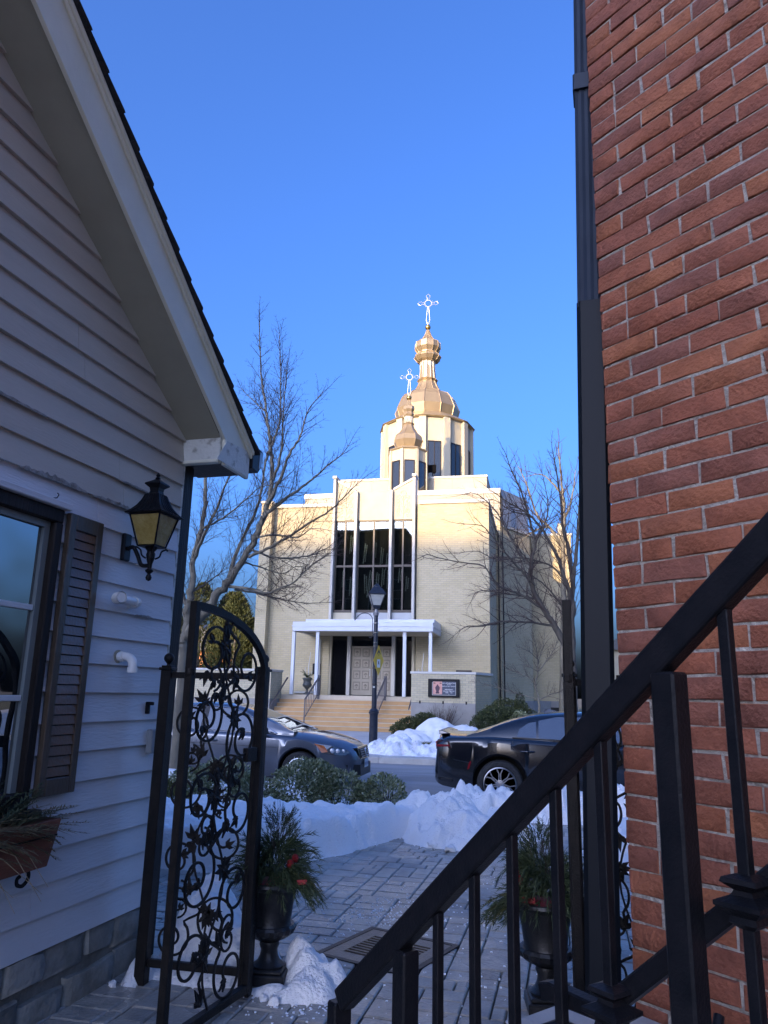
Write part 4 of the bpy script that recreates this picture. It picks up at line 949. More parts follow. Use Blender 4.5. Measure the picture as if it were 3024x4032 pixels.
# canopy
wall('canopy', B(-2.99, 3.17, -2.6, -.001, 4.10, 4.50), m_canopy, bevel=.015)
wall('canopy_fascia', B(-3.02, 3.20, -2.63, -.001, 4.30, 4.335), m_canopy)
wall('canopy_upper_step', B(-2.56, 3.16, -2.1, -.002, 4.501, 4.655), m_canopy, bevel=.01)
wall('canopy_ceiling', B(-2.9, 3.1, -2.5, -.01, 4.085, 4.099), m_stuc)
for x in (-2.96, -1.88, 1.94, 3.04): wall('canopy_column', B(x-.07, x+.07, -2.47, -2.33, 1.42, 4.0999), m_canopy, bevel=.008)
wall('drain_pipe', MB().tube(smooth_pts([(-2.62, -2.2, 4.08), (-2.45, -1.2, 4.0), (-2.45, -.12, 3.9), (-2.45, -.1, 3.6), (-2.45, -.1, 1.75), (-2.5, -.1, 1.58), (-2.7, -.1, 1.52), (-3.6, -.1, 1.50)], 4), .045, 8), m_trimw, smooth=50)
# porch, steps, cheek walls
wall('porch', B(-5.0, 5.3, -2.35, .2, 0, 1.42), m_stepn, bevel=.01)
H8 = (1.42-.095)/8
for i in range(7):
    st_ = B(-3.40, 2.46, -4.5+i*.31, -2.351, .05, .095+(i+1)*H8-.03).build('step', m_step, ch)
    MB().bx(-3.40, 2.46, -4.52+i*.31, -4.5+(i+1)*.31 if i < 6 else -2.351, .095+(i+1)*H8-.029, .095+(i+1)*H8).build('tread', m_stepn, st_, bevel=.008)
def cheek(name, x0, x1, y0, y1, face_x):
    o = MB().bx(x0, x1, y0, y1, 0, 1.23).build(name, m_base, ch, bevel=.012)
    MB().bx(x0+.012, x1-.012, y0+.032, y1-.012, 1.2301, 2.335).build('mortar_core', M('pale mortar', (.40, .385, .33), .9) if False else m_base, o)
    MB().bx(x0-.04, x1+.04, y0-.02, y1+.02, 2.34, 2.43).build('coping', m_trimw, o, bevel=.01)
    bk = MB(); r_ = random.Random(int(x0*10)+50)
    def course(fn, ln):
        for k in range(13):
            z = 1.236+k*.0848; p = -.12 if k % 2 else 0
            while p < ln:
                q0, q1 = max(0, p), min(ln, p+.235)
                if q1-q0 > .03: fn(q0+.005, q1-.005, z, z+.076)
                p += .24
    pm_ = {}
    def single(px, py, w_, d_, z0, z1):
        key = (round(w_, 3), round(d_, 3)); me = pm_.get(key) or MB().bx(0, w_, 0, d_, 0, z1-z0).mesh('brick', m_cbp); pm_[key] = me
        q = put('brick', me, o); q.location = (px, py, z0)
    if name == 'sign_wall': course(lambda a, b_, z0, z1: single(x0+a, y0+.018+r_.uniform(-.003, .003), b_-a, .042, z0, z1), x1-x0)
    else: course(lambda a, b_, z0, z1: bk.bx(x0+a, x0+b_, y0+.018+r_.uniform(-.003, .003), y0+.06, z0, z1), x1-x0)
    xs = x1 if face_x > 0 else x0
    course(lambda a, b_, z0, z1: bk.bx(min(xs, xs-face_x*.04), max(xs, xs-face_x*.04), y0+.03+a, y0+.03+b_, z0, z1), y1-y0-.04)
    bk.build('brick_field', m_cbp, o, kind='stuff'); return o
cheek('sign_wall', 2.47, 5.02, -3.8, -2.36, 1); cheek('side_wall', -9.0, -3.42, -3.8, -2.36, 1)
wall('sign_wall_return', MB().prism([(5.021, -3.77), (5.55, -2.36), (5.021, -2.36)], 0, 2.33, 'z'), m_cb)
wall('return_coping', MB().prism([(5.061, -3.80), (5.63, -2.34), (5.061, -2.34)], 2.34, 2.43, 'z'), m_trimw)
for x in (2.83, 3.75, 4.66): wall('weep_slot', B(x-.03, x+.03, -3.805, -3.79, 1.19, 1.30), m_iron)
wall('basement_window', B(3.85, 4.55, -.02, .0, 2.30, 2.62), m_wframe)
wall('wall_plaque', B(-2.78, -2.40, -.05, -.001, 2.33, 2.82), m_iron, bevel=.01)
# notice board
sg = thing('notice_board', 'dark framed church notice board with a pink picture on the low brick wall', 'notice board', (-3.74, 30.19, 1.80))
MB().bx(-.62, .62, -.07, .0, -.345, .345).build('case', m_iron, sg, bevel=.01)
MB().bx(-.44, .47, -.078, -.0705, -.26, .25).build('board', M('dark slate board', (.05, .065, .10), .4), sg)
MB().bx(-.45, .48, -.086, -.0785, -.28, -.262).bx(.47, .485, -.086, -.0785, -.262, .22).bx(-.455, -.44, -.086, -.0785, -.262, .22).build('inner_frame', m_fin, sg)
MB().bx(-.42, -.06, -.082, -.0785, -.24, .245).build('picture', M('pink print', (.55, .24, .20), .5, 0, (.62, .36, .27), 5), sg)
sil = [(.0, .15), (.02, .12), (.06, .06), (.09, .03), (.085, -.05), (.06, -.10), (.05, -.14), (.075, -.17), (.07, -.215)]
MB().prism([(-.24+a, b) for a, b in sil]+[(-.24-a, b) for a, b in sil[::-1][:-1]], -.0835, -.0825, 'y').build('printed_vessel', M('dark maroon print', (.07, .03, .05), .5), sg)
for s_ in (-1, 1):
    MB().bar([(-.24+s_*.07, -.083, .06), (-.24+s_*.12, -.083, .08), (-.24+s_*.12, -.083, -.02)], .001, .012, (0, 1, 0)).build('printed_handle', bpy.data.materials['dark maroon print'], sg)
    MB().prism([(-.24+s_*.12+a, .18+b) for a, b in ((-.05, 0), (-.035, .03), (-.01, .015), (.01, .04), (.03, .01), (.05, .02), (.04, -.01), (0, -.02))], -.0835, -.0825, 'y').build('printed_leaf', M('brown print', (.16, .07, .04), .5), sg)
m_let = M('white sign lettering', (.72, .72, .70), .5)
def text(s_, x, z, size, par, y=-.0792, mat=None, name='lettering', ax='CENTER'):
    cu = bpy.data.curves.new(name, 'FONT'); cu.body = s_; cu.size = size; cu.align_x = ax; cu.align_y = 'CENTER'; cu.extrude = .0006
    o = bpy.data.objects.new(name, cu); COL.objects.link(o)
    dg = bpy.context.evaluated_depsgraph_get(); me = bpy.data.meshes.new_from_object(o.evaluated_get(dg)); bpy.data.objects.remove(o); bpy.data.curves.remove(cu)
    me.materials.clear(); me.materials.append(mat or m_let)
    q = put(name, me, par); q.location = (x, y, z); q.rotation_euler = (math.pi/2, 0, 0); return q
for s_, z, h in (('HOLY RESURRECTION', .185, .052), ('OF THE', .128, .045), ('DIVINE LITURGY SUNDAY', .068, .046), ('WEDNESDAY', -.055, .055), ('SUNDAY SERVICE', -.118, .056), ('10AM  ·  1PM', -.178, .05), ('ALL', -.228, .03)): text(s_, .205, z, h, sg)
# upper tiers
wall('nave_wall', B(-5.68, 5.57, 6.601, 22, 0, 12.47), m_cb)
wall('nave_fascia', B(-5.66, 5.585, 6.585, 6.6005, 10.9, 12.46), m_stuc)
wall('nave_cap', B(-5.74, 5.63, 6.54, 22.1, 12.471, 12.77), m_trimw, bevel=.02)
for x in (-3.5, 3.2): wall('panel_joint', B(x-.01, x+.01, 6.58, 6.5849, 10.9, 12.46), m_base)
wall('parapet', B(-4.73, 4.67, 9.6, 23, 12.772, 14.33), m_stuc)
wall('parapet_cap', B(-4.78, 4.72, 9.55, 23, 14.331, 14.46), m_trimw, bevel=.012)
for x in (-2.4, 2.6): wall('panel_joint', B(x-.01, x+.01, 9.59, 9.5999, 12.78, 14.3), m_base)
# right wing (splayed) and stair tower
wall('splayed_wing', MB().prism([(5.571, 6.6), (7.1, 9.5), (7.1, 22), (5.571, 22)], 0, 10.6, 'z'), m_cb)
wall('wing_cap', MB().prism([(5.631, 6.55), (7.19, 9.5), (7.19, 22), (5.631, 22)], 10.601, 10.74, 'z'), m_trimw)
wall('wing_clerestory', MB().prism([(5.631, 6.75), (7.0, 9.4), (7.0, 22), (5.631, 22)], 10.741, 12.76, 'z'), m_greym)
wall('wing_plinth', MB().prism([(5.62, 6.55), (7.16, 9.46), (7.16, 12.9), (9.66, 12.9), (9.66, 16), (5.62, 8)], 0, 1.31, 'z'), m_base)
wall('basement_vent', MB().prism([(7.6, 12.86), (8.8, 12.86), (8.8, 12.895), (7.6, 12.895)], .5, .95, 'z'), m_iron)
wall('stair_tower', B(7.101, 9.6, 13.0, 17, 0, 11.35), m_cb); wall('tower_cap', B(7.14, 9.66, 12.94, 17, 11.351, 11.48), m_trimw); wall('chimney', B(8.85, 9.3, 14, 14.5, 11.481, 12.35), m_panel)
for x, y in ((5.46, 6.50), (5.69, 6.48)): wall('rain_pipe', MB().tube([(x, y, 0.2), (x, y, 12.3 if x > 5.5 else 10.2)], .035, 8), m_iron, smooth=60)
# onion domes
def cupola(name, label, c, n, ph, Rd, z0, ztop, prof, ball, cross, neck):
    t = thing(name, label, 'dome', (c[0], c[1], 0)); A = 2*math.pi/n
    def V(k, r_, z): return (r_*math.cos(ph+k*A), r_*math.sin(ph+k*A), z)
    MB().rings([[V(k, Rd*.97, z0) for k in range(n)], [V(k, Rd*.97, ztop) for k in range(n)]]).build('drum', m_panel, t)
    for k in range(n):
        a = ph+k*A; m4 = Matrix.Rotation(a, 4, 'Z'); pw = Rd*.075
        MB().bx(Rd*.94, Rd*1.02, -pw, pw, z0, ztop-.01, m4).build('drum_pier', m_panel, t, bevel=.01)
        am = a+A/2; ra = Rd*.97*math.cos(A/2); hw = Rd*.97*math.sin(A/2)-pw*1.5; m5 = Matrix.Rotation(am, 4, 'Z'); zt = ztop-(ztop-z0)*.24; zb = z0+(ztop-z0)*.10
        f = MB().bx(ra, ra+.05, -hw, -hw+.06, zb, zt, m5).bx(ra, ra+.05, hw-.06, hw, zb, zt, m5).bx(ra, ra+.05, -hw+.06, hw-.06, zb, zb+.06, m5).bx(ra, ra+.05, -hw+.06, hw-.06, zt-.06, zt, m5)
        if Rd > 2: f.bx(ra, ra+.05, -.03, .03, zb+.06, zt-.06, m5)
        w_ = f.build('window', m_wframe, t); MB().bx(ra-.01, ra+.02, -hw+.06, hw-.06, zb+.06, zt-.06, m5).build('pane', m_cglass3, w_)
    MB().rings([[V(k, Rd*1.03, ztop-.0) for k in range(n)], [V(k, Rd*1.06, ztop+.05) for k in range(n)], [V(k, Rd*1.05, ztop+.09) for k in range(n)], [V(k, prof[0][0]*1.02, prof[0][1]) for k in range(n)]]).build('eave', m_gold, t)
    MB().rings([[V(k, r_, z) for k in range(n)] for r_, z in prof]).build('onion_skin', m_gold, t)
    for k in range(n): MB().tube([V(k, r_*1.005, z) for r_, z in prof], Rd*.011, 5).build('seam', m_gold, t)
    r0, z1, z2 = neck; n2 = 12
    MB().lathe([(r0, z1), (r0, z2)], n2).build('lantern_neck', m_trimw, t)
    for k in range(n2): MB().bx(r0*.97, r0*1.10, -r0*.07, r0*.07, z1, z2, Matrix.Rotation(2*math.pi*k/n2, 4, 'Z')).build('neck_rib', m_trimw, t)
    MB().ball((0, 0, ball[0]), ball[1], 16, 12).build('ball', m_goldb, t, smooth=60)
    zb, zt, hw = cross; zc = zt-hw*1.12; w_ = hw*.022
    x_ = thing(name.replace('onion_dome', 'dome')+'_cross', label.split(' gold')[0]+' gilded openwork cross on top of the '+('large' if Rd > 2 else 'small')+' dome', 'cross', (c[0], c[1], 0), R(5))
    MB().tube([(hw*.33*math.cos(i*math.pi/12), 0, zc+hw*.33*math.sin(i*math.pi/12)) for i in range(25)], w_, 6).build('ring', m_wire, x_)
    def P(u, v, q): # arm frame: u along, v across
        d = ((1, 0), (0, 1), (-1, 0))[q]; e = (-d[1], d[0]); return (d[0]*u+e[0]*v, 0, zc+d[1]*u+e[1]*v)
    for q in range(3):
        pts = [(hw*.33, .09), (hw*.66, .09), (hw*.66, .20), (hw*.82, .17), (hw*1.0, 0)]
        path = [P(u, v*hw, q) for u, v in pts]+[P(u, -v*hw, q) for u, v in pts[::-1][1:]]
        MB().tube(path, w_, 5).build('arm', m_wire, x_)
    h = zc-hw*.33
    MB().tube([(hw*.06, 0, h), (hw*.17, 0, zb+(h-zb)*.22), (hw*.04, 0, zb), (-hw*.04, 0, zb), (-hw*.17, 0, zb+(h-zb)*.22), (-hw*.06, 0, h)], w_, 5).build('shaft', m_wire, x_)
    for i in range(16):
        a = i*math.pi/8+.2
        if min(abs((a-j*math.pi/2+math.pi) % (2*math.pi)-math.pi) for j in range(4)) > .3: MB().tube([(hw*r_*math.cos(a), 0, zc+hw*r_*math.sin(a)) for r_ in (.34, .50)], [w_*.9, w_*.3], 4).build('ray', m_wire, x_)
    MB().tube([(0, 0, ball[0]+ball[1]*.9), (0, 0, zb+.03)], .05, 8).build('foot', m_wire, x_)
    return t
cupola('onion_dome', 'large gold onion dome over a glazed cream drum', (-7.55, 50.7), 12, R(-87), 3.25, 12.8, 19.95, [(2.15, 20.75), (2.33, 21.4), (1.98, 22.25), (1.75, 22.55), (1.05, 22.88), (.80, 23.3), (.62, 23.75), (.76, 23.88), (.58, 24.0), (.50, 25.3), (.78, 25.42), (.99, 25.68), (.97, 25.78), (.74, 26.0), (.74, 26.08), (.95, 26.40), (.92, 26.85), (.50, 27.1), (.25, 27.5), (.10, 27.95)], (28.2, .21), (28.45, 31.05, .78), (.52, 24.0, 25.32))
cupola('onion_dome', 'small gold onion dome in front of the large drum', (-7.55, 43.0), 8, R(-98.5), 1.20, 12.8, 15.8, [(.75, 16.1), (.94, 16.52), (.84, 16.85), (.58, 17.1), (.40, 17.4), (.31, 17.64), (.38, 17.7), (.28, 17.76), (.25, 18.15), (.34, 18.22), (.37, 18.3), (.30, 18.46), (.39, 18.62), (.36, 18.84), (.19, 18.95), (.07, 19.3)], (19.44, .165), (19.58, 21.5, .59), (.26, 17.75, 18.17))
sp = thing('loudspeaker', 'black horn loudspeaker on the roof beside the small dome', 'loudspeaker', (-6.15, 43.7, 14.30), R(-8))
m_horn = M('matt black horn', (.006, .006, .007), .9, spec=.05)
hm = Matrix.Rotation(R(90), 4, 'X')
MB().rings([[(-.32, -.30, .36), (.32, -.30, .36), (.32, -.30, .86), (-.32, -.30, .86)], [(-.16, -.05, .50), (.16, -.05, .50), (.16, -.05, .72), (-.16, -.05, .72)], [(-.09, .15, .55), (.09, .15, .55), (.09, .15, .68), (-.09, .15, .68)]]).build('horn', m_horn, sp)
MB().lathe([(.12, -.15), (.12, -.38)], 12, (0, 0, .61), mt=Matrix.Translation((0, 0, .61)) @ hm @ Matrix.Translation((0, 0, -.61))).build('driver', m_horn, sp)
MB().tube([(0, .05, 0), (0, .05, .55)], .03, 8).build('stand', m_horn, sp)
# stair handrails
m_hrail = M('grey brown rail paint', (.09, .085, .09), .5)
def strail(name, label, x):
    t = thing(name, label, 'handrail', (x, 29.8, 0), 0, 'handrails on the church steps')
    zs = lambda y: interp([(-.3, .10), (.1, .42), (1.9, 1.38)], y)
    MB().bar([(0, 0, 1.25), (0, 1.9, 2.18)], .05, .05).build('top_rail', m_hrail, t); MB().bar([(0, .05, .55), (0, 1.9, 1.48)], .03, .03).build('bottom_rail', m_hrail, t)
    MB().bx(-.025, .025, -.025, .025, .2, 1.27).build('bottom_post', m_hrail, t); MB().bx(-.06, .06, 1.84, 1.96, 1.25, 2.25).build('newel', m_hrail, t, bevel=.008)
    for k in range(1, 8): y = k*.23; MB().bx(-.012, .012, y-.012, y+.012, .55+y*.5, 1.25+y*.49).build('baluster', m_hrail, t)
strail('step_handrail', 'grey handrail left of the church doors on the stone steps', -9.3); strail('step_handrail', 'grey handrail right of the church doors, behind the lamp post', -6.4)
for nm, p, lab in (('wall_rail', [(-10.86, 30.2, 1.0), (-10.86, 30.3, 1.06), (-10.80, 31.85, 2.08), (-10.80, 31.95, 2.12), (-10.86, 32.0, 2.1)], 'slim rail fixed to the left cheek wall of the church steps'), ('wall_rail', [(-5.16, 30.35, .95), (-5.16, 30.45, 1.0), (-5.16, 31.5, 1.62), (-5.12, 31.58, 1.65)], 'slim rail fixed to the sign wall beside the church steps')):
    tag(MB().bar(p, .05, .05).build(nm, m_hrail), lab, 'handrail', 'handrails on the church steps')
def porch_urn(label, label2, x, y, seed):
    u = thing('porch_urn', label, 'urn planter', (x, y, 1.42), 0, 'urns on the church porch')
    MB().lathe([(.16, 0), (.16, .05), (.06, .12), (.05, .22), (.10, .28), (.19, .36), (.21, .42), (.17, .48), (.16, .58), (.22, .68), (.21, .71)], 16).build('vase', m_urn2, u, smooth=40)
    g = thing('porch_greenery', label2, 'greenery', (x, y, 2.13), 0, 'winter greenery on the church porch'); r_ = random.Random(seed); mb = MB()
    for q in range(40): a = r_.uniform(0, 6.28); spray(mb, (0, 0, 0), Vector((math.cos(a)*.6, math.sin(a)*.6, r_.uniform(-.1, 1.2))), r_.uniform(.15, .42), r_, 8, .10, .008, .5)
    mb.build('sprigs', m_pine, g)
    MB().tube([(.05, 0, 0), (.03, 0, .5), (.1, 0, 1.12)], [.025, .022, .015], 6).tube([(-.1, 0, 0), (-.12, 0, .45)], [.02, .015], 6).tube([(.12, 0, 0), (.2, 0, .3)], [.015, .01], 5).build('birch_stick', m_trimw, g)
porch_urn('dark urn on the church porch left of the doors', 'birch sticks and evergreen in the left porch urn', -9.98, 32.2, 1); porch_urn('dark urn on the church porch behind the sign wall', 'birch sticks and evergreen showing over the sign wall', -4.95, 32.2, 2)
# ================================================================ cars
m_tyre = M('tyre rubber', (.012, .012, .013), .8, 0, (.03, .03, .03), 20, .2, 80)
m_rimS = M('silver alloy', (.55, .56, .58), .3, .9)
m_rimD = M('satin grey alloy', (.30, .30, .31), .28, .95)
m_blackp = M('black trim plastic', (.012, .012, .013), .5)
m_chrome = M('chrome', (.75, .76, .78), .08, 1.0)
m_tint = glass_dark('car glass', (.02, .026, .032), .01, 2.4)
m_lens = M('clear lamp lens', (.55, .57, .60), .06, .3, spec=.8)
m_lensA = M('amber lamp lens', (.45, .13, .04), .12)
m_lensR = M('red lamp lens', (.20, .01, .015), .12)
m_accord = M('slate grey metallic paint', (.085, .10, .13), .30, .55, coat=1.0)
m_charg = M('blue black paint', (.006, .007, .011), .16, .1, coat=1.0)
def dirty(m, zg):
    t = m.node_tree; L = t.links; N = t.nodes; b = N['Principled BSDF']; g = N.new('ShaderNodeNewGeometry'); sx = N.new('ShaderNodeSeparateXYZ'); L.new(g.outputs['Position'], sx.inputs[0])
    nz = N.new('ShaderNodeTexNoise'); nz.inputs['Scale'].default_value = 6; nz.inputs['Detail'].default_value = 7; L.new(g.outputs['Position'], nz.inputs['Vector'])
    mr = N.new('ShaderNodeMapRange'); mr.inputs[1].default_value = zg+.75; mr.inputs[2].default_value = zg+.15; mr.inputs[3].default_value = .0; mr.inputs[4].default_value = .16; L.new(sx.outputs[2], mr.inputs[0])
    mu = N.new('ShaderNodeMath'); mu.operation = 'MULTIPLY'; L.new(mr.outputs[0], mu.inputs[0]); L.new(nz.outputs['Fac'], mu.inputs[1])
    mx = N.new('ShaderNodeMix'); mx.data_type = 'RGBA'; L.new(mu.outputs[0], mx.inputs[0]); mx.inputs[6].default_value = b.inputs['Base Color'].default_value; mx.inputs[7].default_value = (.30, .285, .26, 1); L.new(mx.outputs[2], b.inputs['Base Color'])
    for nm, a0, a1 in (('Roughness', b.inputs['Roughness'].default_value, .8), ('Coat Weight', 1.0, .1)):
        m2 = N.new('ShaderNodeMapRange'); m2.inputs[3].default_value = a0; m2.inputs[4].default_value = a1; m2.inputs[2].default_value = .45; L.new(mu.outputs[0], m2.inputs[0]); L.new(m2.outputs[0], b.inputs[nm])
    return m
dirty(m_accord, -.15); dirty(m_charg, -.15)
m_under = M('underbody black', (.006, .006, .006), .9)
def wheel(par, x, y, z, r_, sgn, style, rimr, wd=.23):
    w_ = bpy.data.objects.new('wheel', None); COL.objects.link(w_); w_.parent = par; w_.location = (x, y, z); w_.rotation_euler = (math.pi/2*sgn, R(23), 0) if False else (math.pi/2*sgn, 0, 0)
    # local +z points outwards
    MB().lathe([(rimr, -wd/2), (r_-.03, -wd/2), (r_, -wd/2+.04), (r_, wd/2-.04), (r_-.02, wd/2-.008), (r_-.05, wd/2), (rimr+.012, wd/2-.004), (rimr, wd/2-.02)], 40, cap=False).build('tyre', m_tyre, w_, smooth=35)
    rm = MB().lathe([(rimr+.004, -wd/2+.01), (rimr-.004, wd/2-.012), (rimr-.018, wd/2-.006), (rimr-.026, wd/2-.02), (rimr-.03, -wd/2+.02)], 40, cap=False)
    m_ = m_rimS if style == 'five' else m_rimD
    o = rm.build('rim', m_, w_, smooth=35)
    MB().lathe([(rimr-.03, wd/2-.09), (.01, wd/2-.09)], 24).build('brake_well', m_under, o)
    zf = wd/2-.025
    if style == 'five':
        for k in range(5):
            a = 2*math.pi*k/5+math.pi/2; m4 = Matrix.Rotation(a, 4, 'Z'); s_ = MB()
            s_.prism([(.03, -.052), (rimr*.55, -.040), (rimr-.02, -.058), (rimr-.02, .058), (rimr*.55, .040), (.03, .052)], zf-.03, zf+.004, 'z', m4); s_.build('spoke', m_, o, bevel=.006)
        MB().lathe([(.075, zf-.03), (.07, zf+.006), (.03, zf+.012), (.001, zf+.012)], 20).build('hub', m_, o, smooth=35)
    else:
        for k in range(7):
            a = 2*math.pi*k/7+math.pi/2; m4 = Matrix.Rotation(a, 4, 'Z')
            for s2 in (-1, 1): MB().prism([(.05, s2*.008), (.05, s2*.024), (rimr*.6, s2*.020), (rimr-.02, s2*.062), (rimr-.02, s2*.044), (rimr*.6, s2*.004)], zf-.03, zf, 'z', m4).build('spoke', m_, o)
        MB().lathe([(.07, zf-.03), (.066, zf+.004), (.03, zf+.008), (.001, zf+.008)], 20).build('hub', m_, o, smooth=35)
        for k in range(5): a = 2*math.pi*k/5; MB().lathe([(.011, zf), (.011, zf+.018)], 8, (.05*math.cos(a), .05*math.sin(a), 0)).build('lug_nut', m_chrome, o)
    return w_
def car(name, label, loc, P):
    t = thing(name, label, 'car', loc); L = P['L']; ax = P['axles']; ra = P['ra']; za = P['zw']
    xs = sorted(set([round(L*i/70, 4) for i in range(71)]+[round(a+ra*math.cos(math.pi*k/14), 4) for a in ax for k in range(15)]+[.03, .06, L-.02, L-.05, L-.1]))
    def zlow(x):
        z = interp(P['low'], x)
        for a in ax:
            d = abs(x-a)
            if d < ra: z = max(z, za+math.sqrt(ra*ra-d*d))
        return z
    rings = []
    for x in xs:
        w_ = interp(P['w'], x); zb = interp(P['belt'], x); zt = max(interp(P['top'], x), zb+.005); zl = min(zlow(x), zb-.16)
        lip = .018 if any(abs(x-a) < ra+.05 for a in ax) else 0
        zm = lerp(zl, zb, .55)
        h = [(w_-.045+lip, zl), (w_-.008+lip*.9, lerp(zl, zb, .12)+.0), (w_+lip*.3, lerp(zl, zb, .42)), (w_-.004, zm+.05), (w_-.022, zb-.075), (w_-.035, zb-.03), (w_-.075, zb), (w_*.62, lerp(zb, zt, .80)), (w_*.3, lerp(zb, zt, .97)), (0, zt)]
        rings.append([(x, -a, b) for a, b in h]+[(x, a, b) for a, b in h[::-1][1:]])
    mb = MB(); mb.rings(rings, closed=False, cap=False)
    n = len(rings[0])
    mb.f.append(tuple(range(n))); mb.f.append(tuple(range(len(mb.v)-n, len(mb.v)))[::-1])
    body = mb.build('body', P['paint'], t, smooth=42)
    wmx = max(q[1] for q in P['w'])
    MB().bx(.35, L-.35, -wmx+.30, wmx-.30, .16, .75).build('underbody', m_under, t)
    for a in ax: MB().lathe([(ra+.02, -wmx+.06), (ra+.02, wmx-.06)], 30, cap=False, mt=Matrix.Translation((a, 0, za)) @ Matrix.Rotation(math.pi/2, 4, 'X')).build('wheel_arch_liner', m_under, t)
    # greenhouse
    zr = max(q[1] for q in P['roof']); wb, wt = P['gh']; zb0 = P['gzb']
    def hw(z): return lerp(wb, wt, (z-zb0)/(zr-zb0))
    gx = [lerp(P['roof'][0][0], P['roof'][-1][0], i/60) for i in range(61)]
    def zt_(x): # smooth roof line
        return sum(interp(P['roof'], x+d) for d in (-.14, -.07, 0, .07, .14))/5 if P['roof'][0][0]+.1 < x < P['roof'][-1][0]-.1 else interp(P['roof'], x)
    rr_ = []
    for x in gx:
        z = zt_(x); f = max(.02, min(1, (z-zb0)/(zr-zb0))); zb = min(zb0, interp(P['belt'], x))-.06
        h = [(wb+.005, zb), (hw(zb0), zb0), (hw(lerp(zb0, z, .5)), lerp(zb0, z, .5)), (hw(z-.075*f), z-.075*f), (hw(z)-.045, z-.028*f), (hw(z)-.14, z-.010*f), (hw(z)*.4, z-.001), (0, z)]
        rr_.append([(x, -a, b) for a, b in h]+[(x, a, b) for a, b in h[::-1][1:]])
    g = MB(); g.rings(rr_, closed=False, cap=False); g.build('cabin', P['paint'], t, smooth=45)
    def screen(nm, x0, x1, inset):
        m_ = MB(); r2 = []
        for i in range(13):
            x = lerp(x0, x1, i/12); z = zt_(x); f = max(.02, min(1, (z-zb0)/(zr-zb0))); row = []
            for k in range(9):
                u = -1+k/4; y = u*(hw(z)-.055-inset); row.append((x, y, z+.006-.012*f*abs(u)**3-.020*f*max(0, abs(u)-.8)*5))
            r2.append(row)
        m_.rings(r2, closed=False, cap=False); return m_.build(nm, m_tint, t, smooth=60)
    screen('windscreen', *P['ws'], .02); screen('rear_window', *P['rw'], .03)
    for sg_ in (-1, 1):
        for poly in P['glass']:
            MB().quadv(*[(x, sg_*(hw(z)+.006), z) for x, z in (poly if sg_ < 0 else poly[::-1])]).build('side_window', m_tint, t)
        for poly in P.get('pillar', []): MB().quadv(*[(x, sg_*(hw(z)+.005), z) for x, z in (poly if sg_ < 0 else poly[::-1])]).build('window_pillar', m_blackp, t)
        for line in P['strips']: MB().bar([(x, sg_*(hw(z)+.009), z) for x, z in line], .008, .016, (0, 0, 1)).build('window_trim', P['trim'], t)
        for line in P['gaps']:
            pts = []
            for x, z in line:
                w_ = interp(P['w'], x); zb = interp(P['belt'], x); zl = min(zlow(x), zb-.16); u = (z-zl)/(zb-zl)
                y = interp([(0, w_-.045), (.12, w_-.008), (.42, w_), (.68, w_-.004), (.86, w_-.022), (.95, w_-.035), (1, w_-.075)], u); pts.append((x, sg_*(y+.0015), z))
            MB().bar(pts, .004, .007, (1, 0, 0)).build('panel_gap', m_blackp, t)
        for x, z in P['handles']: MB().tube([(x-.11, sg_*(wmx-.012), z), (x-.08, sg_*(wmx+.016), z), (x+.08, sg_*(wmx+.016), z), (x+.11, sg_*(wmx-.012), z)], [.010, .015, .015, .010], 8).build('door_handle', P['hmat'], t, smooth=50)
        x, z = P['mirror']; MB().ball((x, sg_*(wmx+.09), z), .10, 12, 8, (.75, 1.0, .72)).bx(x-.02, x+.04, min(sg_*(wmx-.06), sg_*(wmx+.05)), max(sg_*(wmx-.06), sg_*(wmx+.05)), z-.07, z-.03).build('door_mirror', P.get('mmat', P['paint']), t, smooth=50)
        for a in ax: wheel(t, a, sg_*(wmx-.105), za, P['rw_'], -sg_ if False else (1 if sg_ < 0 else -1), P['style'], P['rim'])
    return t, hw, zt_, zlow
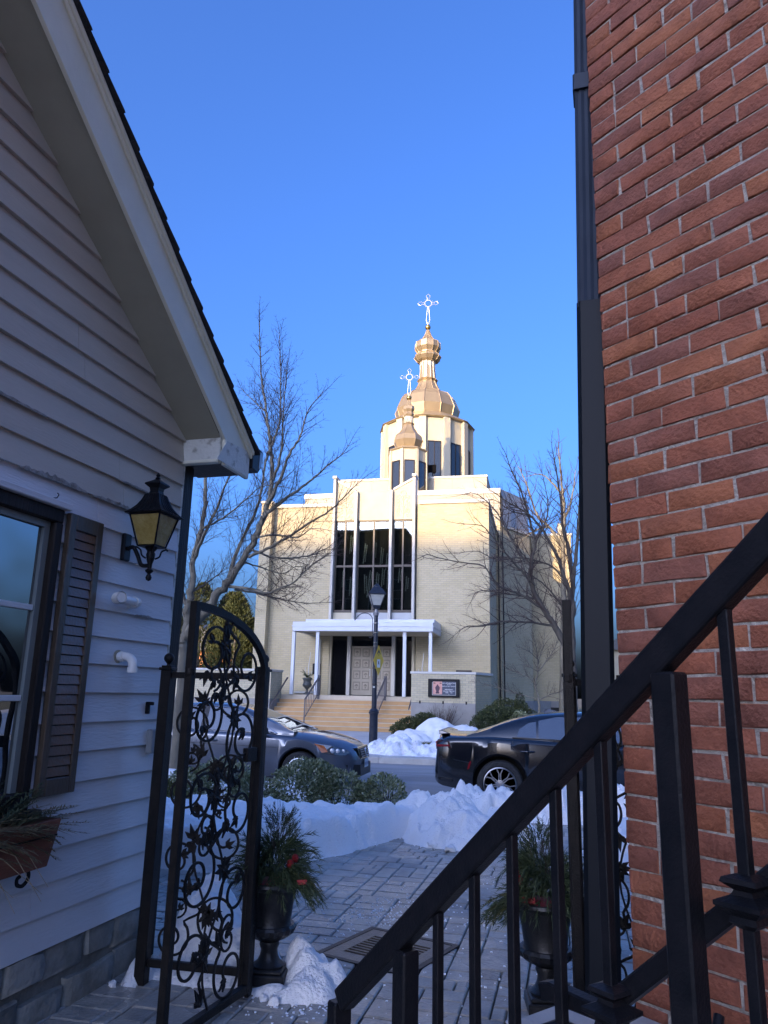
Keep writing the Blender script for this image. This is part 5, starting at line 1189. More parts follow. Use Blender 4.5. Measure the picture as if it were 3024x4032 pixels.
AC = dict(L=4.93, axles=(1.13, 3.93), ra=.385, zw=.325, rw_=.325, rim=.225, style='five', paint=m_accord, trim=m_chrome, hmat=m_accord,
    low=[(0, .34), (.12, .30), (.6, .22), (4.3, .20), (4.75, .24), (4.93, .32)],
    w=[(0, .55), (.05, .70), (.18, .82), (.5, .89), (1.1, .925), (3.9, .925), (4.3, .885), (4.6, .79), (4.8, .64), (4.88, .52), (4.93, .36)],
    belt=[(0, .62), (.06, .86), (.25, .97), (.9, 1.0), (2.0, .965), (3.3, .925), (3.9, .885), (4.4, .80), (4.7, .72), (4.86, .64), (4.93, .5)],
    top=[(0, .64), (.05, .98), (.15, 1.05), (.5, 1.08), (3.7, 1.0), (3.95, .985), (4.3, .935), (4.6, .865), (4.78, .79), (4.86, .72), (4.93, .54)],
    roof=[(.28, 1.03), (.55, 1.16), (1.0, 1.36), (1.3, 1.43), (1.9, 1.475), (2.4, 1.455), (2.75, 1.39), (3.3, 1.185), (3.78, .985)], gh=(.815, .56), gzb=.955, ws=(2.78, 3.74), rw=(.34, 1.02),
    glass=[[(1.02, 1.01), (1.95, .985), (1.95, 1.385), (1.55, 1.39), (1.25, 1.34)], [(2.05, .985), (3.35, .955), (3.0, 1.17), (2.72, 1.30), (2.45, 1.36), (2.05, 1.385)]],
    pillar=[[(1.95, .985), (2.05, .985), (2.05, 1.39), (1.95, 1.39)]], strips=[[(.95, 1.0), (2.0, .975), (3.45, .94)], [(1.0, 1.03), (1.25, 1.355), (1.6, 1.41), (2.1, 1.405), (2.5, 1.375), (2.8, 1.29), (3.1, 1.135), (3.47, .945)]],
    gaps=[[(3.50, .90), (3.53, .7), (3.50, .24)], [(2.02, .95), (2.02, .5), (2.03, .24)], [(1.48, .62), (1.35, .75), (1.15, .95)], [(3.5, .71), (2.0, .74), (1.5, .76)]], handles=[(2.25, .80), (1.38, .84)], mirror=(3.28, 1.01), mmat=m_blackp)
ac, hwA, ztA, _ = car('grey_sedan', 'slate grey sedan parked beyond the gate, its nose above the bushes', (-8.20, 14.33, -.15), AC)
ac.rotation_euler.z = R(.6)
def lampA(sg_):
    pts = lambda y0: [(4.18, .80), (4.50, .765), (4.72, .70), (4.80, .655), (4.72, .60), (4.55, .61), (4.33, .64)]
    w = lambda x: interp(AC['w'], x)
    h = MB().rings([[(x, sg_*(w(x)-.055-.02*(z > .7)), z) for x, z in pts(0)], [(x+.006, sg_*(w(x)+.010-.03*max(0, (z-.62)/.18)), z) for x, z in pts(0)]]); o = h.build('headlight', M('headlight housing', (.09, .10, .11), .12, .6, coat=1.0), ac)
    a = MB().rings([[(x, sg_*(w(x)-.02), z) for x, z in ((4.18, .80), (4.36, .765), (4.44, .66), (4.33, .64))], [(x, sg_*(w(x)+.013-.02*max(0, (z-.62)/.18)), z) for x, z in ((4.20, .795), (4.37, .76), (4.44, .665), (4.34, .645))]]); a.build('turn_signal', m_lensA, o)
    for x, r_ in ((4.50, .052), (4.60, .042), (4.69, .034)): MB().ball((x, sg_*(w(x)-.012), .675), r_, 12, 8, (1, .5, 1)).build('reflector', m_lens, o, smooth=60)
lampA(-1); lampA(1)
MB().rings([[(4.86, -.42, .50), (4.86, .42, .50), (4.80, .50, .72), (4.80, -.50, .72)], [(4.945, -.36, .51), (4.945, .36, .51), (4.885, .43, .735), (4.885, -.43, .735)]]).build('grille_surround', m_chrome, ac, bevel=.01)
MB().rings([[(4.93, -.31, .54), (4.93, .31, .54), (4.885, .37, .70), (4.885, -.37, .70)], [(4.952, -.31, .54), (4.952, .31, .54), (4.905, .37, .70), (4.905, -.37, .70)]]).build('grille', m_blackp, ac)
for k in range(4): z = .56+k*.038; MB().bx(4.93-.012*k*1.0, 4.962-.012*k, -.31-.012*k, .31+.012*k, z, z+.010).build('grille_slat', m_rimD, ac)
em = Matrix.Translation((4.945, 0, .625)) @ Matrix.Rotation(R(-14), 4, 'Y')
MB().bx(0, .02, -.05, -.03, -.055, .055, em).bx(0, .02, .03, .05, -.055, .055, em).bx(0, .02, -.03, .03, -.011, .011, em).tube([em @ Vector((.012, .07*math.cos(a*math.pi/8), .08*math.sin(a*math.pi/8))) for a in range(17)], .007, 6).build('emblem', m_chrome, ac)
MB().rings([[(4.80, -.60, .22), (4.80, .60, .22), (4.74, .70, .44), (4.74, -.70, .44)], [(4.96, -.42, .23), (4.96, .42, .23), (4.95, .44, .43), (4.95, -.44, .43)]]).build('bumper_intake', m_blackp, ac)
pl = MB().bx(4.962, 4.972, -.15, .15, .36, .51).build('licence_plate', m_white, ac, bevel=.004)
m_navy = M('blue plate lettering', (.03, .05, .20), .5)
q = text('BTLV 076', 0, 0, .075, pl, mat=m_navy, name='plate_lettering'); q.location = (4.9735, 0, .425); q.rotation_euler = (math.pi/2, 0, math.pi/2)
MB().bar([(3.86, -.55, 1.005), (3.80, -.1, 1.02), (3.80, .3, 1.02)], .02, .012).build('wiper', m_blackp, ac)
CH = dict(L=5.04, axles=(1.05, 4.10), ra=.425, zw=.36, rw_=.36, rim=.262, style='seven', paint=m_charg, trim=m_blackp, hmat=m_charg,
    low=[(0, .36), (.1, .30), (.6, .24), (4.5, .20), (4.9, .22), (5.04, .3)],
    w=[(0, .66), (.04, .76), (.12, .83), (.3, .89), (.7, .94), (1.05, .955), (2.0, .935), (4.1, .955), (4.6, .90), (4.9, .75), (5.04, .55)],
    belt=[(0, .66), (.03, .86), (.06, .96), (.2, 1.03), (.9, 1.055), (1.4, 1.035), (2.4, .99), (3.6, .96), (4.1, .94), (4.7, .86), (4.95, .72), (5.04, .55)],
    top=[(0, .68), (.025, .90), (.05, 1.06), (.08, 1.115), (.14, 1.12), (.3, 1.095), (.7, 1.10), (3.7, 1.04), (4.2, 1.02), (4.7, .95), (4.95, .80), (5.04, .6)],
    roof=[(.52, 1.08), (.9, 1.21), (1.25, 1.345), (1.6, 1.43), (2.2, 1.48), (2.7, 1.465), (3.05, 1.38), (3.75, 1.03)], gh=(.825, .58), gzb=1.03, ws=(3.02, 3.72), rw=(.60, 1.30),
    glass=[[(1.32, 1.075), (1.62, 1.065), (1.62, 1.31), (1.50, 1.285), (1.36, 1.19)], [(1.66, 1.063), (2.35, 1.04), (2.35, 1.395), (1.95, 1.39), (1.66, 1.325)], [(2.45, 1.04), (3.45, 1.02), (3.15, 1.21), (2.85, 1.37), (2.45, 1.395)]],
    pillar=[[(2.35, 1.04), (2.45, 1.04), (2.45, 1.40), (2.35, 1.40)]], strips=[[(1.25, 1.06), (2.4, 1.025), (3.5, 1.0)]],
    gaps=[[(2.40, 1.0), (2.40, .6), (2.42, .26)], [(1.26, 1.02), (1.255, .92), (1.32, .85), (1.45, .72)], [(3.45, .95), (3.47, .6), (3.42, .26)], [(.62, .66), (.35, .70), (.1, .74)]], handles=[(1.48, .865), (2.62, .86)], mirror=(3.3, 1.09))
ck, hwC, ztC, _ = car('black_sedan', 'glossy blue black sedan with rear spoiler parked behind the snow ridge', (-1.71, 13.355, -.15), CH)
wC = lambda x: interp(CH['w'], x)
for sg_ in (-1, 1):
    MB().rings([[(x, sg_*(wC(x)-.05), z) for x, z in ((.03, .84), (.30, .87), (.26, .98), (.06, 1.0))], [(x, sg_*(wC(x)+.004-.02*(z > .95)), z) for x, z in ((.02, .845), (.29, .875), (.25, .975), (.05, .99))]]).build('tail_light', M('smoked tail light', (.035, .012, .014), .10, 0, coat=1.0) if sg_ < 0 else bpy.data.materials['smoked tail light'], ck)
    MB().rings([[(x, sg_*(wC(x)+.0), z) for x, z in ((.05, .885), (.26, .90), (.255, .925), (.05, .92))], [(x, sg_*(wC(x)+.009), z) for x, z in ((.05, .885), (.26, .90), (.255, .925), (.05, .92))]]).build('tail_light_bar', m_lensR, ck)
    MB().rings([[(x, sg_*(wC(x)-.02), z) for x, z in ((.545, .56), (.575, .58), (.605, .68), (.595, .70), (.57, .66), (.55, .60))], [(x, sg_*(wC(x)+.012), z) for x, z in ((.545, .56), (.575, .58), (.605, .68), (.595, .70), (.57, .66), (.55, .60))]]).build('side_marker', m_lensR, ck)
    MB().bar([(.02, sg_*.70, .42), (.12, sg_*.84, .40), (.30, sg_*.90, .385)], .012, .03, (0, 0, 1)).build('bumper_crease', m_chrome if False else m_charg, ck)
MB().bx(-.004, .02, -.55, .55, .86, .96).build('tail_light_bar', m_lensR, ck, bevel=.01)
MB().bx(-.012, .01, -.16, .16, .60, .70).build('licence_plate', m_white, ck)
MB().rings([[(.065, -.66, 1.07), (.24, -.70, 1.09), (.24, .70, 1.09), (.065, .66, 1.07)], [(.05, -.64, 1.135), (.12, -.66, 1.132), (.12, .66, 1.132), (.05, .64, 1.135)]]).build('spoiler', m_charg, ck, bevel=.008)
MB().rings([[(1.75, -.035, 1.44), (1.98, -.03, 1.47), (1.98, .03, 1.47), (1.75, .035, 1.44)], [(1.74, -.015, 1.50), (1.82, -.012, 1.505), (1.82, .012, 1.505), (1.74, .015, 1.50)]]).build('roof_antenna', m_charg, ck)
# blue hatchback far down the street, mostly hidden by the gate
m_bluep = M('bright blue paint', (.02, .05, .30), .25, .2, coat=1.0)
BC = dict(AC); BC['paint'] = m_bluep
bc, _, _, _ = car('blue_car', 'bright blue car parked across the street, seen through the gate', (-17.2, 23.2, -.0), BC)

# ================================================================ street lamp
m_lampp = M('blue black lamp post paint', (.012, .016, .026), .40, .1, (.022, .028, .04), 8, .1, 60)
lp = thing('street_lamp', 'dark street lamp with tapered glass lantern in front of the church steps', 'street lamp', (-4.70, 21.7, .04))
MB().lathe([(.165, 0), (.165, .05), (.125, .08), (.118, .9), (.125, .93), (.150, .95), (.150, .985), (.125, 1.0), (.135, 1.02), (.11, 1.05), (.078, 1.08)], 20).build('pedestal', m_lampp, lp, smooth=35)
MB().lathe([(.072, 1.07), (.060, 3.74)], 16).build('pole', m_lampp, lp, smooth=40)
MB().lathe([(.075, 3.735), (.085, 3.76), (.085, 3.83), (.05, 3.85), (.04, 3.95)], 16).build('collar', M('bare lamp collar', (.25, .25, .26), .4, .5), lp, smooth=35)
def sq2(h, z): return [(-h, -h, z), (h, -h, z), (h, h, z), (-h, h, z)]
lr = bpy.data.objects.new('lantern', None); COL.objects.link(lr); lr.parent = lp; lr.rotation_euler.z = R(18)
MB().rings([sq2(.09, 3.93), sq2(.12, 4.02), sq2(.12, 4.03)]).build('gallery', m_lampp, lr)
for sx, sy in ((-1, -1), (1, -1), (1, 1), (-1, 1)): MB().tube([(sx*.115, sy*.115, 4.02), (sx*.225, sy*.225, 4.35)], .012, 6).build('corner_bar', m_lampp, lr)
m_lglass = M('frosted lamp glass', (.42, .43, .40), .25, 0, (.36, .36, .32), 4)
for q in range(4):
    m4 = Matrix.Rotation(q*math.pi/2, 4, 'Z'); MB().rings([[m4 @ Vector(v) for v in ((.112, -.108, 4.03), (.112, .108, 4.03), (.107, .108, 4.03), (.107, -.108, 4.03))], [m4 @ Vector(v) for v in ((.218, -.212, 4.345), (.218, .212, 4.345), (.213, .212, 4.345), (.213, -.212, 4.345))]]).build('pane', m_lglass, lr)
MB().rings([sq2(.25, 4.345), sq2(.255, 4.36), sq2(.20, 4.45), sq2(.14, 4.54), sq2(.11, 4.56), sq2(.10, 4.58)]).lathe([(.10, 4.575), (.10, 4.60), (.06, 4.65), (.02, 4.67), (.025, 4.69), (.001, 4.71)], 14).build('roof', m_lampp, lr, smooth=30)
MB().lathe([(.05, 4.12), (.055, 4.25), (.02, 4.30)], 10).build('bulb', m_trimw, lr)
MB().tube(smooth_pts([(-.06, 0, 3.18), (-.10, 0, 3.24), (-.10, 0, 3.5), (-.12, 0, 3.68), (-.24, 0, 3.79), (-.42, 0, 3.80), (-.55, 0, 3.72), (-.62, 0, 3.62), (-.66, 0, 3.60)], 4), .012, 6).tube([(-.06, 0, 3.2), (-.12, 0, 3.1), (-.17, 0, 3.08), (-.2, 0, 3.13)], .010, 6).build('hanging_basket_arm', m_lampp, lp)
for z in (1.75, 2.20, 2.83, 2.93, 3.22, 3.5): MB().lathe([(.072, z), (.072, z+.025)], 14).build('steel_band', m_chrome, lp)
MB().bx(-.03, .03, -.075, -.066, 1.66, 1.70).build('number_tag', m_trimw, lp)
ban = thing('crossing_sign', 'narrow looking yellow diamond pedestrian sign strapped to the street lamp', 'street sign', (-4.58, 21.62, 2.47), R(62))
MB().prism([(0, .43), (.23, 0), (0, -.43), (-.23, 0)], -.004, .004, 'y').build('plate', M('yellow sign sheeting', (.55, .36, .03), .45, 0, (.60, .42, .06), 4), ban)
m_sb = M('black sign ink', (.05, .05, .03), .5)
for q in (-.0055, .0055):
    MB().prism([(0, .33), (.09, .17), (.055, .185), (.02, .23), (.0, .2), (-.02, .23), (-.055, .185), (-.09, .17)], q-.0005, q+.0005, 'y').bx(-.008, .008, q-.0005, q+.0005, .13, .2).build('arrow_print', m_sb, ban)
    MB().prism([(-.07, .03), (.07, .03), (.07, -.20), (-.07, -.20)], q-.0006, q+.0006, 'y').build('white_print', m_white, ban)
    q2 = q*1.25; MB().prism([(0, -.005), (.02, -.03), (.012, -.04), (.02, -.07), (.03, -.115), (.015, -.115), (0, -.08), (-.015, -.115), (-.03, -.115), (-.018, -.06), (-.014, -.03)], q2-.0005, q2+.0005, 'y').build('walker_print', m_sb, ban)
# ================================================================ bare trees
m_bark = M('grey brown bark', (.10, .085, .068), .9, 0, (.17, .15, .12), 5, .8, 30, stretch=(1, 1, .35))
m_barkd = M('dark brown bark', (.05, .042, .034), .9, 0, (.09, .078, .06), 5, .8, 30, stretch=(1, 1, .35))  # darker bark tone for the street tree
m_barkl = M('lichen grey bark', (.13, .115, .085), .9, 0, (.23, .205, .15), 4, .8, 25, stretch=(1, 1, .35))
m_twigr = M('reddish twig bark', (.045, .028, .024), .85, 0, (.07, .045, .036), 5)
TREES = {}
TREES['TL'] = [
  ( [(-5.39, 11.0, 0.83), (-5.45, 11.0, 1.94), (-5.45, 11.0, 2.37), (-5.43, 11.0, 2.78), (-5.41, 11.0, 3.1), (-5.39, 11.0, 3.58), (-5.3, 11.0, 4.07), (-5.28, 11.0, 4.57), (-5.31, 11.0, 5.08), (-5.29, 11.0, 5.6)] , 0.115 , 0.02 ),
  ( [(-5.44, 11.0, 2.33), (-5.23, 10.96, 2.56), (-5.03, 10.92, 2.84), (-4.75, 10.88, 3.15), (-4.51, 10.85, 3.5), (-4.3, 10.81, 3.86), (-4.14, 10.77, 4.28), (-4.06, 10.73, 4.63), (-4.06, 10.69, 5.06), (-4.1, 10.65, 5.42), (-4.18, 10.62, 5.91), (-4.27, 10.58, 6.42), (-4.32, 10.54, 6.97), (-4.35, 10.5, 7.52)] , 0.1 , 0.006 ),
  ( [(-4.37, 10.8, 3.56), (-4.04, 10.67, 3.65), (-3.62, 10.54, 3.84), (-3.26, 10.41, 4.01), (-3.0, 10.29, 4.11), (-2.75, 10.16, 4.27), (-2.56, 10.03, 4.39), (-2.38, 9.9, 4.49)] , 0.035 , 0.005 ),
  ( [(-4.75, 10.9, 3.13), (-4.32, 10.76, 3.06), (-3.97, 10.61, 2.97), (-3.69, 10.47, 3.04), (-3.47, 10.33, 3.09), (-3.16, 10.19, 3.32), (-2.9, 10.04, 3.42), (-2.76, 9.9, 3.48)] , 0.03 , 0.004 ),
  ( [(-4.62, 10.9, 3.07), (-4.4, 11.08, 3.05), (-4.11, 11.26, 2.99), (-3.87, 11.44, 2.95), (-3.63, 11.62, 2.94), (-3.31, 11.8, 2.97)] , 0.025 , 0.004 ),
  ( [(-4.33, 10.8, 3.67), (-4.06, 11.03, 3.59), (-3.65, 11.25, 3.63), (-3.37, 11.48, 3.79), (-3.27, 11.7, 3.95)] , 0.026 , 0.004 ),
  ( [(-4.18, 10.7, 4.15), (-3.95, 10.83, 4.41), (-3.71, 10.97, 4.64), (-3.51, 11.1, 4.86), (-3.31, 11.23, 5.12), (-3.1, 11.37, 5.36), (-2.99, 11.5, 5.63)] , 0.04 , 0.005 ),
  ( [(-4.09, 10.7, 4.38), (-3.88, 10.6, 4.71), (-3.7, 10.5, 5.11), (-3.51, 10.4, 5.35), (-3.36, 10.3, 5.74), (-3.1, 10.2, 5.98)] , 0.04 , 0.005 ),
  ( [(-3.98, 10.6, 4.74), (-3.83, 10.47, 5.1), (-3.78, 10.33, 5.78), (-3.71, 10.2, 6.46)] , 0.032 , 0.005 ),
  ( [(-4.1, 10.6, 5.16), (-4.0, 10.77, 5.71), (-4.08, 10.93, 6.56), (-4.22, 11.1, 7.52)] , 0.03 , 0.005 ),
  ( [(-4.17, 10.6, 5.86), (-4.59, 10.9, 6.26), (-4.88, 11.2, 6.56)] , 0.014 , 0.003 ),
  ( [(-4.8, 11.0, 3.17), (-4.7, 11.08, 3.71), (-4.47, 11.17, 4.34), (-4.42, 11.25, 4.74), (-4.41, 11.33, 5.28), (-4.36, 11.42, 5.62), (-4.49, 11.5, 6.0)] , 0.045 , 0.012 ),
  ( [(-5.39, 11.0, 3.58), (-5.13, 10.85, 4.04), (-4.91, 10.7, 4.36), (-4.74, 10.55, 4.68), (-4.47, 10.4, 5.11)] , 0.04 , 0.01 ),
  ( [(-5.3, 11.0, 4.07), (-4.86, 10.8, 4.19), (-4.42, 10.6, 4.42), (-4.09, 10.4, 4.57), (-3.68, 10.2, 4.5)] , 0.025 , 0.004 ),
  ( [(-5.41, 11.0, 3.03), (-5.27, 11.2, 3.2), (-5.09, 11.4, 3.43), (-5.09, 11.6, 3.69)] , 0.022 , 0.004 ),
  ( [(-5.43, 11.0, 2.78), (-5.74, 11.2, 3.25), (-6.06, 11.4, 3.79), (-6.34, 11.6, 4.49)] , 0.05 , 0.01 ),
  ( [(-4.29, 10.8, 3.86), (-3.91, 10.62, 3.87), (-3.49, 10.45, 3.78), (-3.21, 10.28, 3.87), (-2.82, 10.1, 3.78)] , 0.022 , 0.004 ),
  ( [(-4.53, 10.9, 3.51), (-4.26, 11.05, 3.43), (-3.96, 11.2, 3.36), (-3.77, 11.35, 3.5), (-3.57, 11.5, 3.45)] , 0.018 , 0.003 ),
]
TREES['TR'] = [
  ( [(0.96, 24.0, -0.29), (0.97, 24.0, 1.37), (0.98, 24.0, 2.96), (1.02, 24.0, 3.95), (1.07, 24.0, 4.95), (1.19, 24.0, 5.96), (1.37, 24.0, 7.35), (1.5, 24.0, 8.78)] , 0.19 , 0.03 ),
  ( [(0.99, 24.0, 2.77), (0.58, 23.94, 3.48), (0.21, 23.88, 4.13), (-0.1, 23.82, 4.66), (-0.22, 23.76, 5.19), (-0.19, 23.7, 5.72), (-0.06, 23.64, 6.26), (-0.24, 23.58, 7.15), (-0.42, 23.52, 7.85), (-0.74, 23.46, 8.63), (-0.9, 23.4, 9.12)] , 0.13 , 0.012 ),
  ( [(0.08, 23.8, 4.25), (-0.56, 23.57, 4.63), (-1.2, 23.34, 4.87), (-1.64, 23.11, 5.44), (-2.35, 22.89, 5.54), (-2.99, 22.66, 5.65), (-3.29, 22.43, 5.71), (-3.51, 22.2, 5.57)] , 0.05 , 0.008 ),
  ( [(0.52, 23.9, 3.67), (-0.38, 23.54, 3.77), (-1.21, 23.18, 3.73), (-1.7, 22.82, 3.57), (-2.12, 22.46, 3.53), (-2.46, 22.1, 3.22)] , 0.05 , 0.008 ),
  ( [(-0.04, 23.8, 4.52), (-0.91, 24.27, 4.72), (-1.9, 24.73, 4.89), (-2.23, 25.2, 4.56)] , 0.04 , 0.007 ),
  ( [(-0.09, 23.7, 4.91), (-0.79, 23.35, 5.67), (-1.36, 23.0, 6.36), (-1.66, 22.65, 6.63), (-2.29, 22.3, 6.63)] , 0.05 , 0.008 ),
  ( [(-0.15, 23.6, 5.44), (-0.6, 23.84, 6.03), (-1.0, 24.08, 6.86), (-1.36, 24.32, 7.58), (-2.01, 24.56, 8.18), (-2.61, 24.8, 8.18)] , 0.05 , 0.008 ),
  ( [(1.03, 24.0, 4.14), (0.83, 23.75, 5.18), (0.52, 23.5, 5.95), (0.15, 23.25, 6.65), (-0.3, 23.0, 7.09), (-0.94, 22.75, 7.45), (-1.38, 22.5, 7.74)] , 0.09 , 0.01 ),
  ( [(1.07, 24.0, 4.95), (1.0, 24.16, 6.0), (0.83, 24.32, 6.87), (0.8, 24.48, 7.85), (0.7, 24.64, 8.93), (0.59, 24.8, 9.74)] , 0.09 , 0.012 ),
  ( [(0.76, 23.8, 5.19), (0.32, 24.08, 5.65), (-0.55, 24.36, 5.92), (-1.26, 24.64, 5.9), (-1.98, 24.92, 6.26), (-2.73, 25.2, 6.25)] , 0.045 , 0.007 ),
  ( [(1.0, 24.0, 3.49), (0.75, 24.4, 4.32), (0.24, 24.8, 5.06), (-0.37, 25.2, 5.56), (-1.02, 25.6, 5.77)] , 0.06 , 0.008 ),
  ( [(-0.06, 23.6, 6.25), (0.29, 23.8, 6.98), (0.38, 24.0, 7.73), (0.21, 24.2, 8.81)] , 0.045 , 0.008 ),
  ( [(-0.24, 23.5, 7.13), (-0.76, 23.23, 7.22), (-1.28, 22.97, 7.52), (-1.66, 22.7, 7.39)] , 0.03 , 0.006 ),
]
TREES['TB'] = [
  ( [(1.0, 38.0, 0.76), (1.19, 38.0, 5.87), (1.27, 38.0, 8.88), (1.37, 38.0, 10.2), (1.36, 38.0, 11.55), (1.3, 38.0, 12.92), (1.23, 38.0, 14.08)] , 0.2 , 0.03 ),
  ( [(1.27, 38.0, 8.88), (0.67, 38.0, 9.88), (0.05, 38.0, 10.57), (-0.45, 38.0, 12.29), (-0.87, 38.0, 13.24)] , 0.12 , 0.015 ),
  ( [(1.34, 38.0, 10.2), (1.78, 38.0, 11.31), (2.05, 38.0, 12.89)] , 0.1 , 0.015 ),
  ( [(0.67, 38.0, 9.88), (0.24, 37.67, 9.82), (-0.61, 37.33, 9.22), (-1.04, 37.0, 8.51)] , 0.08 , 0.012 ),
  ( [(1.36, 38.0, 11.55), (0.85, 38.33, 12.34), (0.33, 38.67, 12.92), (-0.46, 39.0, 12.93)] , 0.08 , 0.01 ),
]
TREES['TS'] = [
  ( [(-0.08, 29.0, 0.96), (-0.08, 29.0, 1.46), (-0.19, 29.0, 1.99), (-0.08, 29.0, 2.46), (-0.1, 29.0, 3.09), (-0.17, 29.0, 3.56), (-0.24, 29.0, 3.88)] , 0.06 , 0.008 ),
  ( [(-0.19, 29.0, 1.99), (-0.51, 28.83, 2.29), (-1.13, 28.67, 2.51), (-1.35, 28.5, 2.74)] , 0.028 , 0.006 ),
  ( [(-0.08, 29.0, 1.42), (0.4, 29.13, 1.66), (0.8, 29.27, 1.79), (1.05, 29.4, 2.26)] , 0.03 , 0.006 ),
  ( [(-0.1, 29.0, 1.46), (-0.68, 28.8, 1.6), (-1.68, 28.6, 1.88), (-2.29, 28.4, 2.02)] , 0.025 , 0.005 ),
  ( [(-0.08, 29.0, 2.46), (0.37, 29.17, 3.02), (0.7, 29.33, 3.67), (0.81, 29.5, 4.25)] , 0.03 , 0.006 ),
  ( [(-0.11, 29.0, 2.93), (-0.49, 28.8, 3.31), (-0.71, 28.6, 3.61)] , 0.025 , 0.006 ),
  ( [(-0.09, 29.0, 2.77), (0.14, 29.15, 3.42), (0.2, 29.3, 3.99)] , 0.025 , 0.006 ),
  ( [(-0.08, 29.0, 2.46), (-0.59, 29.3, 2.78), (-0.82, 29.6, 3.27)] , 0.02 , 0.005 ),
]

def twig(mb, p, d, l, r_, lev, rg, up=.25, gap=.16, nside=3):
    n_ = max(2, int(l/.11)); pts = [Vector(p)]; d = d.normalized(); dirs = []
    for i in range(n_):
        d = (d+rvec(rg)*.16+Vector((0, 0, up*.12))).normalized(); pts.append(pts[-1]+d*(l/n_)); dirs.append(d.copy())
    mb.tube(pts, [lerp(r_, max(.0012, r_*.3), i/n_) for i in range(n_+1)], nside if r_ < .008 else 5, cap=False)
    if lev <= 0:
        return
    s_ = gap*rg.uniform(.5, 1); k = 0
    while s_ < l*.97:
        t = s_/l; i = min(n_-1, int(t*n_)); q = pts[i].lerp(pts[i+1], t*n_-i); dd = dirs[i]
        side_ = dd.cross(rvec(rg)); side_ = side_.normalized() if side_.length > .01 else Vector((1, 0, 0))
        for sg_ in (1, -1):
            if rg.random() < .88:
                e = (dd*rg.uniform(.55, 1.0)+side_*sg_*rg.uniform(.6, 1.0)+Vector((0, 0, up*rg.uniform(.2, 1)))).normalized()
                ll = l*lerp(.50, .16, t)*rg.uniform(.55, 1.2)
                if lev == 1: ll = min(ll, gap*1.3)
                if ll > gap*.18: twig(mb, q, e, ll, max(.0014, r_*(1-.5*t)*.45), lev-1, rg, up, gap*.72, nside)
        s_ += gap*rg.uniform(.7, 1.4)
def tree(name, label, limbs, gap, lmax, lev, seed, scale=1.0, bark=None, up=.25, twr=.006, cat='tree', frm=.22):
    rg = random.Random(seed); b = limbs[0][0][0]; o = thing(name, label, cat, (b[0], b[1], 0)); off = Vector((b[0], b[1], 0)); cr = MB()
    for i, (pts, r0, r1) in enumerate(limbs):
        sp_ = smooth_pts([Vector(p)-off for p in pts], 5); 
        if i == 0: sp_ = [Vector((sp_[0].x, sp_[0].y, -.05))]+sp_
        n_ = len(sp_); rad = [.85*lerp(r0, r1, (k/(n_-1))**.8)*(1+.06*rg.uniform(-1, 1)) for k in range(n_)]
        if i == 0: rad[0] = r0*1.25
        for k in range(1, n_-1): sp_[k] = sp_[k]+rvec(rg)*min(.03, rad[k]*.5)
        MB().tube(sp_, rad, 8 if r0 > .05 else 6).build('trunk' if i == 0 else 'limb', bark or m_bark, o, smooth=60)
        acc = 0.0; tot = sum((sp_[k+1]-sp_[k]).length for k in range(n_-1)); run = 0.0; nxt = tot*frm if i else tot*.42
        for k in range(n_-1):
            sg = sp_[k+1]-sp_[k]; L = sg.length; d = sg.normalized()
            while nxt < run+L:
                t = nxt/tot; q = sp_[k]+d*(nxt-run); side_ = d.cross(rvec(rg)).normalized()
                for s2 in (1, -1):
                    if rg.random() < .85:
                        e = (d*rg.uniform(.7, 1.1)+side_*s2*rg.uniform(.5, .95)+Vector((0, 0, up))).normalized()
                        twig(cr, q, e, lmax*lerp(1.0, .35, t)*rg.uniform(.45, 1.1)*scale, max(twr*.45, min(twr, rad[k]*.6)), lev, rg, up, gap)
                nxt += gap*rg.uniform(.8, 1.5)
            run += L
        twig(cr, sp_[-1], sp_[-1]-sp_[-2], lmax*.4*scale, r1, lev-1, rg, up, gap)
    cr.build('crown', m_twigr, o); return o
tree('bare_maple', 'bare young maple rising behind the gate and the clapboard eave', TREES['TL'], .115, .95, 2, 5, frm=.12, bark=m_barkl)
tree('bare_street_tree', 'bare spreading tree on the far pavement beside the church corner', TREES['TR'], .23, 1.7, 2, 6, frm=.12, bark=m_barkd, twr=.015, up=.14)
tree('bare_yard_tree', 'sunlit bare tree beyond the splayed wing of the church', TREES['TB'], .5, 3.0, 2, 7, frm=.15, bark=m_barkl, twr=.022)
tree('ornamental_tree', 'small bare ornamental tree against the church side wall', TREES['TS'], .13, .9, 2, 8, twr=.008, bark=m_barkl)

# ================================================================ far planting and snow across the street
def bare_shrub(name, label, loc, r_, h, seed, n=60):
    o = thing(name, label, 'shrub', loc); g = random.Random(seed); mb = MB()
    for q in range(n):
        a = g.uniform(0, 6.28); d = Vector((math.cos(a)*g.uniform(.1, .8), math.sin(a)*g.uniform(.1, .8), 1)); twig(mb, (math.cos(a)*.1, math.sin(a)*.1, 0), d, h*g.uniform(.6, 1.05), .008, 1, g, .3, .16)
    mb.build('twigs', m_twigr, o); return o
bare_shrub('bare_shrub', 'bare twiggy shrub in front of the church sign wall', (-3.75, 29.75, .1), .8, 1.15, 3, 90)
bush('round_evergreen', 'large rounded evergreen bush beside the church sign wall', (-1.55, 28.6, .08), [(0, 0, .55, .85, .58, .7), (.55, .1, .5, .6, .5, .5), (-.5, 0, .4, .5, .42, .5)], 9000, .075, m_holly, seed=9)
bush('golden_evergreen', 'golden green bush behind the rounded evergreen', (-1.3, 29.6, .08), [(0, 0, .8, .75, .55, .5), (.5, .2, .65, .6, .5, .5)], 5000, .075, m_gold if False else m_juni, seed=10)
bush('golden_tuft', 'cream tipped bush at the right of the rounded evergreen', (-.75, 28.35, .08), [(0, 0, .55, .35, .38, .3)], 2200, .07, m_varieg, seed=12)
